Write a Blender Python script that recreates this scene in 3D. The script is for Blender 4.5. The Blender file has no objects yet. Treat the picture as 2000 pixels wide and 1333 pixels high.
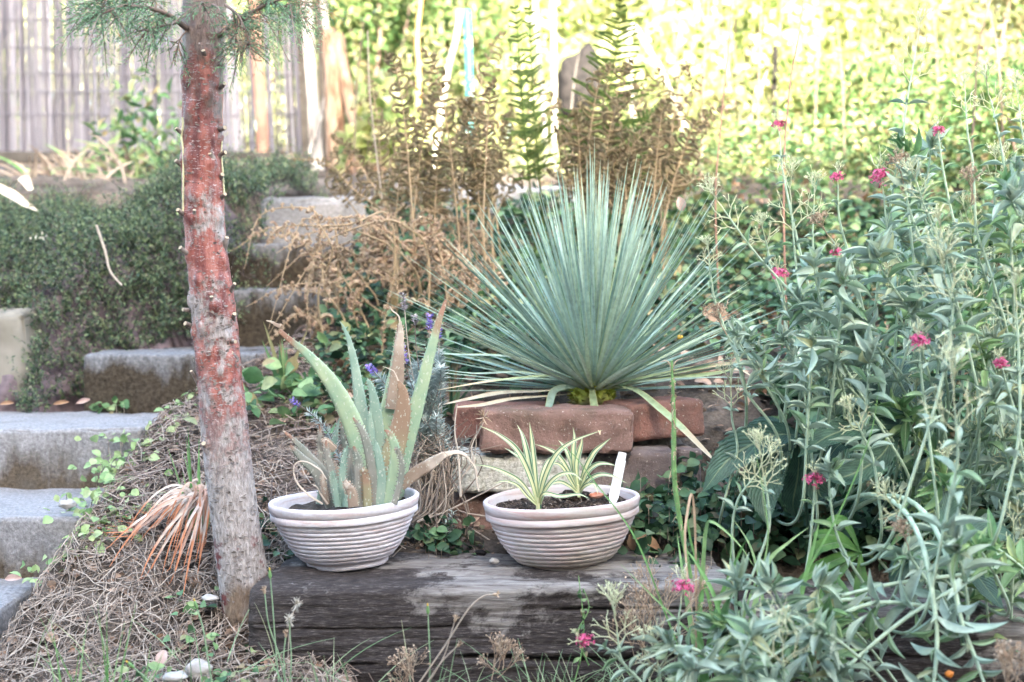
import bpy, math, random
import numpy as np
from mathutils import Vector, noise as mnoise
rng = np.random.default_rng(7)
random.seed(7)
S = bpy.context.scene
C = S.collection
EYE = 0.8            # eye height above the low ground in front, metres
F = 2778.0           # focal length in photo pixels (2000 wide)
PITCH = math.radians(2.7)

# ------------------------------------------------------------------ helpers
def P(px, py, d):
    """world point at distance d (along +Y) that the photo shows at px,py"""
    u = (px-1000.0)/F; v = (666.5-py)/F
    cy = math.cos(PITCH)+v*math.sin(PITCH); cz = -math.sin(PITCH)+v*math.cos(PITCH)
    s = d/cy
    return np.array([u*s, d, cz*s+EYE])

def nrm(a):
    a = np.asarray(a, float); l = np.linalg.norm(a, axis=-1, keepdims=True)
    return a/np.maximum(l, 1e-9)

def spline(pts, n):
    """Catmull-Rom through pts, n samples"""
    p = np.asarray(pts, float)
    if len(p) == 2:
        t = np.linspace(0, 1, n)[:, None]; return p[0]*(1-t)+p[1]*t
    p = np.vstack([2*p[0]-p[1], p, 2*p[-1]-p[-2]])
    m = len(p)-3
    u = np.linspace(0, m-1e-6, n); i = u.astype(int); t = (u-i)[:, None]
    a, b, c, d = p[i], p[i+1], p[i+2], p[i+3]
    return .5*((2*b)+(-a+c)*t+(2*a-5*b+4*c-d)*t*t+(-a+3*b-3*c+d)*t**3)

def frames(path, up=(0, -1, .3)):
    """tangent, side, normal along the path (normal leans to 'up')"""
    p = np.asarray(path, float)
    t = nrm(np.gradient(p, axis=0))
    u = np.broadcast_to(np.asarray(up, float), t.shape)
    s = nrm(np.cross(t, u)+1e-6)
    n = np.cross(s, t)
    return t, s, n

class MB:
    """collects geometry, links it as ONE mesh object"""
    def __init__(self): self.v, self.f4, self.f3, self.uv, self.m4, self.m3, self.n = [], [], [], [], [], [], 0
    def add(self, v, quads=None, tris=None, uv=None, mat=0):
        v = np.asarray(v, float).reshape(-1, 3)
        self.v.append(v)
        self.uv.append(np.zeros((len(v), 2)) if uv is None else np.asarray(uv, float).reshape(-1, 2))
        if quads is not None and len(quads):
            q = np.asarray(quads, int).reshape(-1, 4)+self.n; self.f4.append(q); self.m4.append(np.full(len(q), mat))
        if tris is not None and len(tris):
            q = np.asarray(tris, int).reshape(-1, 3)+self.n; self.f3.append(q); self.m3.append(np.full(len(q), mat))
        self.n += len(v)
        return self
    def grid(self, V, uv=None, mat=0, wrap=False):
        V = np.asarray(V); a, b = V.shape[:2]
        i = np.arange(a-1)[:, None]*b; j = np.arange(b if wrap else b-1)[None, :]; k = (j+1) % b
        q = np.stack([i+j, i+k, i+b+k, i+b+j], -1).reshape(-1, 4)
        if uv is None:
            U = np.stack(np.broadcast_arrays(np.linspace(0, 1, b)[None, :], np.linspace(0, 1, a)[:, None]), -1)
            uv = U.reshape(-1, 2)
        return self.add(V.reshape(-1, 3), q, None, uv, mat)
    def tube(self, path, rad, sides=6, cap=True, mat=0, up=(.3, -1, .2)):
        p = np.asarray(path, float); n = len(p)
        r = np.interp(np.linspace(0, 1, n), np.linspace(0, 1, len(np.atleast_1d(rad))), np.atleast_1d(rad))
        t, s, nn = frames(p, up)
        a = np.linspace(0, 2*np.pi, sides, endpoint=False)
        V = p[:, None]+r[:, None, None]*(np.cos(a)[None, :, None]*s[:, None]+np.sin(a)[None, :, None]*nn[:, None])
        U = np.stack(np.broadcast_arrays(np.linspace(0, 1, sides)[None, :], np.linspace(0, 1, n)[:, None]), -1)
        b0 = self.n
        self.grid(V, U.reshape(-1, 2), mat, wrap=True)
        if cap:
            tr = [(0, k, k+1) for k in range(1, sides-1)]
            self.add(V[0][::-1], None, tr, U[0], mat); self.add(V[-1], None, tr, U[-1], mat)
        return self
    def blade(self, path, w, up=(0, -1, .3), fold=.25, cols=3, mat=0, thick=0):
        """leaf strip: width profile w (half widths), fold = valley depth/half width"""
        p = np.asarray(path, float); n = len(p)
        w = np.interp(np.linspace(0, 1, n), np.linspace(0, 1, len(w)), w)
        t, s, nn = frames(p, up)
        x = np.linspace(-1, 1, cols)
        V = p[:, None]+w[:, None, None]*(x[None, :, None]*s[:, None]+(fold*(np.abs(x)-.5))[None, :, None]*nn[:, None])
        self.grid(V, None, mat)
        return self
    def fleshy(self, path, w, up=(0, -1, .3), th=.35, mat=0, sides=10, hollow=.5):
        """thick aloe-like leaf: crescent section"""
        p = np.asarray(path, float); n = len(p)
        w = np.interp(np.linspace(0, 1, n), np.linspace(0, 1, len(w)), w)
        t, s, nn = frames(p, up)
        a = np.linspace(0, 2*np.pi, sides, endpoint=False)
        cx = np.cos(a); cz = np.where(np.sin(a) > 0, np.sin(a)*th*(1-hollow*(1-np.abs(cx))), np.sin(a)*th*1.2)
        V = p[:, None]+w[:, None, None]*(cx[None, :, None]*s[:, None]+cz[None, :, None]*nn[:, None])
        U = np.stack(np.broadcast_arrays((cx*.5+.5)[None, :], np.linspace(0, 1, n)[:, None]), -1)
        self.grid(V, U.reshape(-1, 2), mat, wrap=True)
        tr = [(0, k, k+1) for k in range(1, sides-1)]
        self.add(V[-1], None, tr, U[-1], mat)
        return self
    def leaves(self, org, dirs, nor, length, width, tpl, mat=0):
        """many leaves at once. tpl=(verts(k,3): x across,y along,z up ; quads ; uv)"""
        tv, tq, tu = tpl
        org = np.asarray(org, float); m = len(org)
        if m == 0: return self
        d = nrm(dirs); nn = np.asarray(nor, float)
        s = nrm(np.cross(d, nn)+1e-7); nn = np.cross(s, d)
        L = np.broadcast_to(np.asarray(length, float), (m,)); W = np.broadcast_to(np.asarray(width, float), (m,))
        V = (org[:, None]+tv[None, :, 0, None]*(W[:, None]*1.)[:, :, None]*s[:, None]
             + tv[None, :, 1, None]*L[:, None, None]*d[:, None]
             + tv[None, :, 2, None]*L[:, None, None]*nn[:, None])
        k = len(tv)
        Q = (np.asarray(tq)[None]+(np.arange(m)*k)[:, None, None]).reshape(-1, 4)
        return self.add(V.reshape(-1, 3), Q, None, np.tile(tu, (m, 1)), mat)
    def build(self, name, mats, parent=None, origin=None, smooth=True):
        me = bpy.data.meshes.new(name)
        v = np.vstack(self.v); uv = np.vstack(self.uv)
        if parent is not None: org = wloc(parent)
        elif origin is not None: org = np.asarray(origin, float)
        else: org = np.array([v[:, 0].mean(), v[:, 1].mean(), v[:, 2].min()])
        v = v-org
        q = np.vstack(self.f4) if self.f4 else np.zeros((0, 4), int)
        t = np.vstack(self.f3) if self.f3 else np.zeros((0, 3), int)
        loops = np.concatenate([q.ravel(), t.ravel()]).astype(np.int32)
        me.vertices.add(len(v)); me.vertices.foreach_set('co', v.astype(np.float32).ravel())
        me.loops.add(len(loops)); me.loops.foreach_set('vertex_index', loops)
        nf = len(q)+len(t); me.polygons.add(nf)
        st = np.concatenate([np.arange(len(q))*4, len(q)*4+np.arange(len(t))*3]).astype(np.int32)
        me.polygons.foreach_set('loop_start', st)
        try: me.polygons.foreach_set('loop_total', np.concatenate([np.full(len(q), 4), np.full(len(t), 3)]).astype(np.int32))
        except Exception: pass
        mi = np.concatenate((self.m4 or [np.zeros(0)])+(self.m3 or [np.zeros(0)])).astype(np.int32)
        me.polygons.foreach_set('material_index', mi)
        me.polygons.foreach_set('use_smooth', np.full(nf, smooth))
        l = me.uv_layers.new(name='UVMap'); l.data.foreach_set('uv', uv[loops].astype(np.float32).ravel())
        for m in (mats if isinstance(mats, (list, tuple)) else [mats]): me.materials.append(m)
        me.update(calc_edges=True); me.validate()
        o = bpy.data.objects.new(name, me); C.objects.link(o)
        if parent is not None: o.parent = parent
        else: o.location = org
        return o

def wloc(o):
    l = np.array(o.location)
    while o.parent is not None: o = o.parent; l = l+np.array(o.location)
    return l

def tag(o, label=None, cat=None, group=None, kind=None):
    if label: o['label'] = label
    if cat: o['category'] = cat
    if group: o['group'] = group
    if kind: o['kind'] = kind
    return o

def thing(name, loc, label, cat, group=None):
    o = bpy.data.objects.new(name, None); C.objects.link(o); o.empty_display_size = .05
    o.location = [float(q) for q in loc]
    return tag(o, label, cat, group)

def fbm(p, sc, oct=3, seed=0.):
    return mnoise.fractal(Vector((p[0]*sc+seed, p[1]*sc+seed*1.7, p[2]*sc-seed)), 1.0, 2.0, oct)

def vnoise(V, sc, oct=3, seed=0.):
    sh = V.shape[:-1]; W = V.reshape(-1, 3)
    sc = np.broadcast_to(np.asarray(sc, float), (3,))
    return np.array([mnoise.fractal(Vector((p[0]*sc[0]+seed, p[1]*sc[1]+seed, p[2]*sc[2]-seed)), 1.0, 2.0, oct) for p in W]).reshape(sh)

# leaf templates ------------------------------------------------------------
def tpl_leaf(prof, fold=.15, droop=.25, cols=3):
    n = len(prof); y = np.linspace(0, 1, n); x = np.linspace(-1, 1, cols)
    V = np.zeros((n, cols, 3))
    V[..., 0] = np.asarray(prof)[:, None]*x[None]*.5
    V[..., 1] = y[:, None]*(1-.15*droop*y[:, None])
    V[..., 2] = (np.abs(x)[None]*fold*np.asarray(prof)[:, None]*.3) - droop*(y[:, None]**2)*.6
    i = np.arange(n-1)[:, None]*cols; j = np.arange(cols-1)[None]
    q = np.stack([i+j, i+j+1, i+cols+j+1, i+cols+j], -1).reshape(-1, 4)
    U = np.stack(np.broadcast_arrays(np.linspace(0, 1, cols)[None], y[:, None]), -1).reshape(-1, 2)
    return V.reshape(-1, 3), q, U
OVATE = tpl_leaf([.06, .75, 1, .8, .08], .5, .3)
LANCE = tpl_leaf([.1, .55, .95, 1, .8, .45, .03], .6, .35)
NARROW = tpl_leaf([.4, 1, .8, .05], .3, .2)
TINY = tpl_leaf([.15, 1, .1], .4, .1, 3)
ROUND = tpl_leaf([.15, .85, 1, .9, .3], .3, .15)
NEEDLE = tpl_leaf([1, .8, .2], 0, .1, 2)

def rdir(n, up=0., spread=1.):
    d = rng.normal(size=(n, 3))*spread; d[:, 2] += up; return nrm(d)

# ------------------------------------------------------------------ material kit
class NT:
    def __init__(self, name):
        self.m = bpy.data.materials.new(name); self.m.use_nodes = True
        self.t = self.m.node_tree; self.t.nodes.clear()
        self.out = self.t.nodes.new('ShaderNodeOutputMaterial')
    def n(self, typ, **k):
        x = self.t.nodes.new(typ)
        for a, b in k.items(): setattr(x, a, b)
        return x
    def L(self, a, b): self.t.links.new(a, b)
    def set(self, sock, val):
        if hasattr(val, 'links') or isinstance(val, bpy.types.NodeSocket): self.L(val, sock)
        else: sock.default_value = val
    def coord(self, kind='Object', scale=(1, 1, 1)):
        tc = self.n('ShaderNodeTexCoord'); mp = self.n('ShaderNodeMapping')
        mp.inputs['Scale'].default_value = scale
        self.L(tc.outputs[kind], mp.inputs['Vector']); return mp.outputs[0]
    def noise(self, vec, scale=5, detail=4, rough=.55, dist=0):
        x = self.n('ShaderNodeTexNoise'); self.L(vec, x.inputs['Vector'])
        x.inputs['Scale'].default_value = scale; x.inputs['Detail'].default_value = detail
        x.inputs['Roughness'].default_value = rough; x.inputs['Distortion'].default_value = dist
        return x.outputs['Fac']
    def ramp(self, fac, stops, interp='LINEAR'):
        x = self.n('ShaderNodeValToRGB'); r = x.color_ramp; r.interpolation = interp
        while len(r.elements) > 1: r.elements.remove(r.elements[-1])
        r.elements[0].position = stops[0][0]; r.elements[0].color = c4(stops[0][1])
        for p, c in stops[1:]:
            e = r.elements.new(p); e.color = c4(c)
        self.set(x.inputs[0], fac); return x.outputs[0]
    def mix(self, f, a, b, mode='MIX'):
        x = self.n('ShaderNodeMix', data_type='RGBA', blend_type=mode)
        self.set(x.inputs[0], f); self.set(x.inputs[6], c4(a) if isinstance(a, tuple) else a); self.set(x.inputs[7], c4(b) if isinstance(b, tuple) else b)
        return x.outputs[2]
    def math(self, op, a, b=0., c=None, clamp=False):
        x = self.n('ShaderNodeMath', operation=op, use_clamp=clamp)
        self.set(x.inputs[0], a); self.set(x.inputs[1], b)
        if c is not None: self.set(x.inputs[2], c)
        return x.outputs[0]
    def sep(self, vec):
        x = self.n('ShaderNodeSeparateXYZ'); self.L(vec, x.inputs[0]); return x.outputs
    def island(self):
        return self.n('ShaderNodeNewGeometry').outputs['Random Per Island']
    def bump(self, h, strength=.4, dist=.01):
        x = self.n('ShaderNodeBump'); x.inputs['Strength'].default_value = strength; x.inputs['Distance'].default_value = dist
        self.L(h, x.inputs['Height']); return x.outputs[0]
    def done(self, col, rough=.7, bump=None, trans=0, tcol=None, spec=.5, metal=0):
        b = self.n('ShaderNodeBsdfPrincipled')
        self.set(b.inputs['Base Color'], c4(col) if isinstance(col, tuple) else col)
        self.set(b.inputs['Roughness'], rough); b.inputs['Specular IOR Level'].default_value = spec
        b.inputs['Metallic'].default_value = metal
        if bump is not None: self.L(bump, b.inputs['Normal'])
        s = b.outputs[0]
        if trans > 0:
            t = self.n('ShaderNodeBsdfTranslucent')
            if tcol is None: tcol = col
            self.set(t.inputs['Color'], c4(tcol) if isinstance(tcol, tuple) else tcol)
            mx = self.n('ShaderNodeMixShader'); mx.inputs[0].default_value = trans
            self.L(s, mx.inputs[1]); self.L(t.outputs[0], mx.inputs[2]); s = mx.outputs[0]
        self.L(s, self.out.inputs['Surface'])
        return self.m
def c4(c): return tuple(c) if len(c) == 4 else tuple(c)+(1.,)
def hexc(r, g, b):
    f = lambda q: (q/255/12.92) if q/255 <= .04045 else ((q/255+.055)/1.055)**2.4
    return (f(r), f(g), f(b))

def leafmat(name, cols, rough=.45, trans=.25, tip=None, spec=.4, edge=None, rib=None, tipat=.9, per='island'):
    """cols = list of base colours picked per leaf; tip colour towards the leaf end; edge/rib colours across"""
    k = NT(name)
    r = k.island() if per == 'island' else k.n('ShaderNodeObjectInfo').outputs['Random']
    c = k.ramp(r, [(i/max(1, len(cols)-1), q) for i, q in enumerate(cols)])
    v = k.coord('Object'); nz = k.noise(v, 60, 2)
    c = k.mix(.35, c, k.ramp(nz, [(.3, (.25, .25, .25)), (.7, (.9, .9, .9))]), 'OVERLAY')
    uv = k.n('ShaderNodeTexCoord').outputs['UV']; s = k.sep(uv)
    if edge or rib:
        a = k.math('ABSOLUTE', k.math('SUBTRACT', s[0], .5))
        if edge: c = k.mix(k.math('GREATER_THAN', a, edge[1]), c, edge[0])
        if rib: c = k.mix(k.math('LESS_THAN', a, rib[1]), c, rib[0])
    if tip:
        f = k.math('ADD', s[1], k.math('MULTIPLY', k.math('SUBTRACT', nz, .5), .15))
        f = k.math('MULTIPLY', k.math('SUBTRACT', f, tipat), 12., clamp=True)
        c = k.mix(f, c, tip)
    return k.done(c, rough, None, trans, None, spec)
# ------------------------------------------------------------------ materials
M = {}
def build_mats():
    # soil
    k = NT('soil'); v = k.coord('Object'); a = k.noise(v, 6, 6); b = k.noise(v, 90, 4)
    c = k.ramp(a, [(.3, (.04, .031, .025)), (.5, (.10, .08, .067)), (.7, (.2, .165, .145))])
    c = k.mix(.5, c, k.ramp(b, [(.35, (.25, .25, .25)), (.65, (.8, .8, .8))]), 'OVERLAY')
    M['soil'] = k.done(c, .95, k.bump(b, .9, .01), spec=.1)
    k = NT('potting_soil'); v = k.coord('Object'); b = k.noise(v, 160, 4)
    M['potsoil'] = k.done(k.ramp(b, [(.35, (.012, .01, .008)), (.55, (.05, .035, .028)), (.68, (.2, .15, .12))]), .9, k.bump(b, 1, .004), spec=.2)
    k = NT('wood_chips'); r = k.island(); M['chips'] = k.done(k.ramp(r, [(0, (.02, .015, .012)), (.6, (.09, .06, .045)), (.9, (.25, .2, .17))]), .9)
    # concrete
    k = NT('concrete'); v = k.coord('Object'); a = k.noise(v, 7, 8, .65); b = k.noise(v, 120, 5, .7); s = k.sep(v)
    c = k.ramp(b, [(.3, (.15, .145, .15)), (.55, (.29, .28, .29)), (.75, (.44, .42, .43))])
    m = k.math('ADD', k.math('MULTIPLY_ADD', s[2], -9., -.3), k.math('MULTIPLY', k.math('SUBTRACT', k.noise(k.coord('Object', (1, 1, .35)), 9, 8, .7), .5), 3.2))
    c = k.mix(k.ramp(m, [(.15, (0, 0, 0)), (.75, (1, 1, 1))]), c, k.ramp(b, [(.3, (.035, .025, .018)), (.7, (.16, .125, .09))]))
    c = k.mix(k.ramp(a, [(.5, (0, 0, 0)), (.7, (.55, .55, .55))]), c, (.12, .11, .10))
    M['concrete'] = k.done(c, .92, k.bump(b, .6, .006), spec=.2)
    k = NT('mossy_concrete'); v = k.coord('Object'); b = k.noise(v, 90, 6, .7); s = k.sep(v); n9 = k.noise(k.coord('Object', (1, 1, .4)), 8, 8, .7)
    c = k.ramp(b, [(.3, (.10, .10, .11)), (.55, (.2, .2, .215)), (.75, (.34, .34, .36))])
    mm = k.math('ADD', k.math('MULTIPLY_ADD', s[2], -9., .1), k.math('MULTIPLY', k.math('SUBTRACT', n9, .5), 3.))
    c = k.mix(k.ramp(mm, [(.1, (0, 0, 0)), (.6, (1, 1, 1))]), c, k.ramp(b, [(.3, (.018, .014, .010)), (.7, (.10, .08, .06))]))
    M['concreted'] = k.done(c, .95, k.bump(b, .8, .008), spec=.15)
    k = NT('pale_render'); v = k.coord('Object'); a = k.noise(v, 5, 6)
    M['render'] = k.done(k.ramp(a, [(.3, (.14, .125, .10)), (.5, (.25, .23, .2)), (.7, (.34, .32, .29))]), .9)
    # timber
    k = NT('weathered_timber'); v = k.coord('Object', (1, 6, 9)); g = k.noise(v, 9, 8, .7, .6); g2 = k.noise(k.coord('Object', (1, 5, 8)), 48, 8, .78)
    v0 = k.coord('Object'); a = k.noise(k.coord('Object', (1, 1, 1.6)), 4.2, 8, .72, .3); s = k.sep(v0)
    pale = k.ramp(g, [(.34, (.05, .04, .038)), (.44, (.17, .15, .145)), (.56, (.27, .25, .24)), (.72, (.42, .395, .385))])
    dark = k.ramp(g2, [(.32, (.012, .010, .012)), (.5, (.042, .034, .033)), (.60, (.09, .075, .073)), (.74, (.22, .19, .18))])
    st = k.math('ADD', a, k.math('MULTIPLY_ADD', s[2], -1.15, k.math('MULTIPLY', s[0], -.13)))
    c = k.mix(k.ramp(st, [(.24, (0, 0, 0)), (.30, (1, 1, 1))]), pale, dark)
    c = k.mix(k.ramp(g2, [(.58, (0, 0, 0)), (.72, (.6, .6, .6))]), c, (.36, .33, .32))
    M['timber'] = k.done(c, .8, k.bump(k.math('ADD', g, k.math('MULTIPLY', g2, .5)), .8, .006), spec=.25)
    # pots
    k = NT('whitewashed_terracotta'); v = k.coord('Object', (1.2, 1.2, 16)); a = k.noise(v, 7, 8, .7, .5); v0 = k.coord('Object'); b = k.noise(v0, 14, 6, .65)
    d = k.noise(v0, 140, 4, .6)
    c = k.ramp(a, [(.32, (.52, .38, .36)), (.42, (.62, .54, .56)), (.52, (.68, .64, .69)), (.75, (.73, .71, .77))])
    c = k.mix(k.ramp(b, [(.52, (0, 0, 0)), (.75, (.5, .5, .5))]), c, (.50, .32, .29))
    c = k.mix(.25, c, k.ramp(d, [(.3, (.3, .3, .3)), (.7, (.75, .75, .75))]), 'OVERLAY')
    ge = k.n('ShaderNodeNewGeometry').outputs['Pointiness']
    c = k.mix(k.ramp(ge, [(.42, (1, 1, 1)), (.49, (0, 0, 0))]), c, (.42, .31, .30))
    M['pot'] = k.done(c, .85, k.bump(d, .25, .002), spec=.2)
    k = NT('pink_terracotta'); v = k.coord('Object', (1.2, 1.2, 16)); a = k.noise(v, 6, 8, .7, .5); v0 = k.coord('Object'); b = k.noise(v0, 11, 6, .65)
    d = k.noise(v0, 140, 4, .6); s = k.sep(v0)
    c = k.ramp(a, [(.34, (.47, .29, .27)), (.44, (.56, .44, .44)), (.56, (.63, .56, .58)), (.75, (.67, .64, .67))])
    c = k.mix(k.ramp(b, [(.45, (0, 0, 0)), (.7, (.5, .5, .5))]), c, (.50, .47, .42))
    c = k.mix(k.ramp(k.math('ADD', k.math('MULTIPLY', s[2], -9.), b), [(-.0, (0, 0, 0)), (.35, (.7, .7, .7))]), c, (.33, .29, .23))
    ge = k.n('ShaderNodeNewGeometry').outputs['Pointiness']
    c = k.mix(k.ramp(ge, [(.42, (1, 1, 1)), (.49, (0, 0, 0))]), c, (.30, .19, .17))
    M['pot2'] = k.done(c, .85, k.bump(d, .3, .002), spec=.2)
    k = NT('wet_clay'); v = k.coord('Object'); M['clay'] = k.done(k.ramp(k.noise(v, 30, 5), [(.4, (.42, .12, .05)), (.65, (.52, .3, .24))]), .8)
    # bricks
    def brick(name, c1, c2, c3, pits=.5):
        k = NT(name); v = k.coord('Object'); a = k.noise(v, 9, 8, .7); b = k.noise(v, 70, 6, .7); s = k.sep(v)
        c = k.ramp(a, [(.35, c1), (.5, c2), (.68, c3)])
        c = k.mix(k.ramp(b, [(.52, (0, 0, 0)), (.7, (.7, .7, .7))]), c, (.16, .11, .09))
        c = k.mix(k.ramp(k.noise(v, 200, 3), [(.64, (0, 0, 0)), (.72, (1, 1, 1))]), c, (.5, .42, .38))
        return k.done(c, .92, k.bump(b, .8, .008), spec=.15)
    M['brick'] = brick('red_brick', (.17, .10, .085), (.29, .14, .115), (.36, .20, .165))
    M['brick2'] = brick('worn_brick', (.15, .11, .085), (.25, .155, .135), (.37, .23, .2))
    M['brickp'] = brick('purple_brick', (.11, .085, .085), (.22, .17, .165), (.33, .28, .255))
    k = NT('flaking_white_paint_on_brick'); v = k.coord('Object'); a = k.noise(v, 12, 8, .75); b = k.noise(v, 90, 6, .7)
    s = k.sep(v)
    w = k.ramp(b, [(.3, (.24, .21, .15)), (.43, (.55, .53, .47)), (.6, (.80, .78, .74))])
    r = k.ramp(a, [(.3, (.16, .09, .07)), (.7, (.38, .2, .16))])
    mk = k.math('ADD', a, k.math('MULTIPLY', s[2], -4.))
    M['brickw'] = k.done(k.mix(k.ramp(mk, [(.14, (0, 0, 0)), (.2, (1, 1, 1))]), r, w), .9, k.bump(k.math('ADD', a, b), .9, .01), spec=.15)
    # bark of the conifer
    k = NT('red_peeling_bark'); v0 = k.coord('Object'); s = k.sep(v0)
    fl = k.noise(k.coord('Object', (1, 1, 3.6)), 95, 5, .7, .4); big = k.noise(k.coord('Object', (1.6, 1.6, 1)), 9, 8, .68); fine = k.noise(k.coord('Object', (3, 3, 1)), 60, 6, .7)
    vert = k.noise(k.coord('Object', (3, 3, .6)), 16, 4, .6)
    red = k.ramp(vert, [(.36, (.13, .03, .03)), (.5, (.27, .075, .06)), (.64, (.40, .15, .12))])
    red = k.mix(k.ramp(fl, [(.57, (0, 0, 0)), (.62, (1, 1, 1))]), red, (.44, .36, .36))
    grey = k.ramp(fine, [(.3, (.17, .14, .13)), (.5, (.34, .30, .29)), (.7, (.5, .455, .45))])
    brown = k.ramp(fine, [(.3, (.08, .05, .045)), (.7, (.2, .14, .12))])
    h = s[2]     # height above root
    hm = k.math('ADD', h, k.math('MULTIPLY', k.math('SUBTRACT', big, .5), .95))
    base_red = k.ramp(hm, [(.42, (0, 0, 0)), (.54, (1, 1, 1))])          # grey below, red above
    c = k.mix(base_red, grey, red)
    c = k.mix(k.ramp(big, [(.54, (0, 0, 0)), (.60, (.95, .95, .95))]), c, grey)
    hm2 = k.math('MULTIPLY', hm, .8); top = k.ramp(hm2, [(.84, (0, 0, 0)), (.93, (1, 1, 1))])
    c = k.mix(top, c, brown)
    low = k.ramp(k.math('ADD', h, k.math('MULTIPLY', k.math('SUBTRACT', big, .5), .4)), [(.10, (1, 1, 1)), (.17, (0, 0, 0))])
    c = k.mix(low, c, k.ramp(fine, [(.35, (.12, .075, .05)), (.7, (.30, .22, .16))]))
    redlow = k.ramp(k.noise(v0, 14, 5, .7), [(.56, (0, 0, 0)), (.62, (1, 1, 1))])
    c = k.mix(k.math('MULTIPLY', redlow, k.ramp(h, [(.05, (0, 0, 0)), (.1, (1, 1, 1)), (.22, (1, 1, 1)), (.32, (0, 0, 0))])), c, (.13, .03, .03))
    rf = k.ramp(base_red, [(0, (.85, .85, .85)), (1, (.42, .42, .42))])
    M['bark'] = k.done(c, rf, k.bump(k.math('ADD', big, fine), .7, .006), spec=.5)
    k = NT('stub_bark'); v = k.coord('Object'); M['stub'] = k.done(k.ramp(k.noise(v, 60, 5), [(.35, (.1, .075, .065)), (.65, (.34, .29, .27))]), .9)
    k = NT('cut_wood'); M['cut'] = k.done((.46, .37, .27), .8)
    k = NT('sap'); M['sap'] = k.done((.62, .58, .36), .4)
    k = NT('twig'); r = k.island(); M['twig'] = k.done(k.ramp(r, [(0, (.06, .04, .035)), (.6, (.16, .11, .09)), (1, (.3, .23, .2))]), .85)
    k = NT('pale_twig'); r = k.island(); M['ptwig'] = k.done(k.ramp(r, [(0, (.16, .12, .1)), (.6, (.32, .26, .22)), (1, (.5, .43, .37))]), .85)
    # plants
    M['conifer'] = leafmat('conifer_foliage', [(.07, .15, .08), (.13, .24, .13), (.2, .32, .18)], .6, .2)
    M['conifer_dry'] = leafmat('conifer_dry', [(.2, .13, .09), (.33, .2, .14)], .7, .1)
    M['aloe'] = aloe('aloe_green', (.26, .38, .27), (.40, .48, .31), (.30, .17, .12), .70)
    M['aloeb'] = aloe('aloe_blue', (.22, .33, .27), (.33, .42, .34), (.36, .33, .25), .93)
    M['aloebrown'] = aloe('aloe_brown', (.27, .20, .13), (.32, .31, .19), (.30, .20, .14), .3)
    M['aloedead'] = aloe('aloe_dead', (.27, .20, .155), (.38, .29, .23), (.48, .40, .34), .5)
    M['aloegrey'] = aloe('aloe_grey', (.20, .22, .19), (.30, .28, .25), (.33, .19, .14), .82)
    M['aloewhite'] = NT('aloe_dry_thread').done((.62, .52, .44), .8)
    M['yucca'] = leafmat('yucca_leaf', [(.13, .22, .185), (.23, .335, .285), (.34, .44, .375), (.39, .46, .32)], .42, .10, tip=(.42, .3, .16), edge=((.40, .47, .20), .46), tipat=.955)
    M['yuccadead'] = leafmat('yucca_dry_leaf', [(.50, .42, .31), (.62, .54, .42)], .7, .1, edge=((.3, .17, .09), .46))
    M['yuccayel'] = leafmat('yucca_old_leaf', [(.30, .40, .26), (.38, .46, .26)], .5, .12, tip=(.62, .5, .34), tipat=.6, edge=((.5, .5, .28), .42))
    k = NT('yucca_caudex'); v = k.coord('Object'); s = k.sep(v); M['caudex'] = k.done(k.ramp(k.math('ADD', s[2], k.math('MULTIPLY', k.noise(v, 40, 4), .05)), [(.02, (.07, .045, .04)), (.045, (.28, .24, .09)), (.065, (.48, .52, .08))]), .7)
    k = NT('variegated_leaf'); uv = k.n('ShaderNodeTexCoord').outputs['UV']; s = k.sep(uv); r = k.island()
    a = k.math('ABSOLUTE', k.math('SUBTRACT', k.math('ADD', s[0], k.math('MULTIPLY', k.math('SUBTRACT', r, .5), .25)), .5))
    c = k.ramp(a, [(.15, (.70, .70, .42)), (.22, (.66, .68, .42)), (.25, (.07, .17, .09)), (.40, (.10, .22, .12)), (.43, (.55, .62, .45))])
    M['varieg'] = k.done(k.mix(k.ramp(s[1], [(0, (.8, .8, .8)), (.2, (0, 0, 0))]), c, (.6, .66, .35)), .4, None, .2)
    vg = [(.19, .29, .19), (.30, .40, .31), (.42, .50, .41), (.18, .29, .14), (.38, .46, .38), (.15, .24, .14), (.30, .39, .31), (.44, .42, .2)]
    M['val'] = leafmat('valerian_leaf', vg, .5, .2, rib=((.40, .50, .44), .05))
    M['valg'] = leafmat('valerian_green_leaf', [(.07, .16, .07), (.15, .28, .12), (.28, .40, .18), (.42, .48, .2)], .45, .25, rib=((.3, .42, .25), .05))
    M['valstem'] = leafmat('valerian_stem', [(.30, .40, .29), (.40, .49, .36)], .5, 0)
    M['cyme'] = leafmat('seed_branchlet', [(.48, .53, .32), (.58, .60, .40), (.5, .46, .3)], .6, .1)
    M['cymedry'] = leafmat('dry_seed_branchlet', [(.24, .15, .10), (.38, .27, .19), (.5, .4, .3)], .8, .05)
    M['pink'] = leafmat('pink_flower', [(.50, .04, .15), (.68, .10, .25), (.75, .22, .38)], .5, .2)
    M['lavleaf'] = leafmat('lavender_leaf', [(.34, .42, .39), (.48, .55, .53), (.58, .63, .62)], .7, .1)
    M['lavflower'] = leafmat('lavender_flower', [(.16, .10, .36), (.30, .2, .58), (.4, .32, .6)], .7, .1)
    M['lavdry'] = leafmat('lavender_dry_flower', [(.3, .25, .26), (.42, .37, .38)], .8, 0)
    M['hel'] = leafmat('hellebore_leaf', [(.03, .07, .045), (.06, .12, .075)], .5, .1, rib=((.12, .2, .12), .03))
    M['hely'] = leafmat('hellebore_bright_leaf', [(.055, .15, .035), (.09, .19, .05)], .38, .2, rib=((.2, .34, .12), .03))
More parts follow.
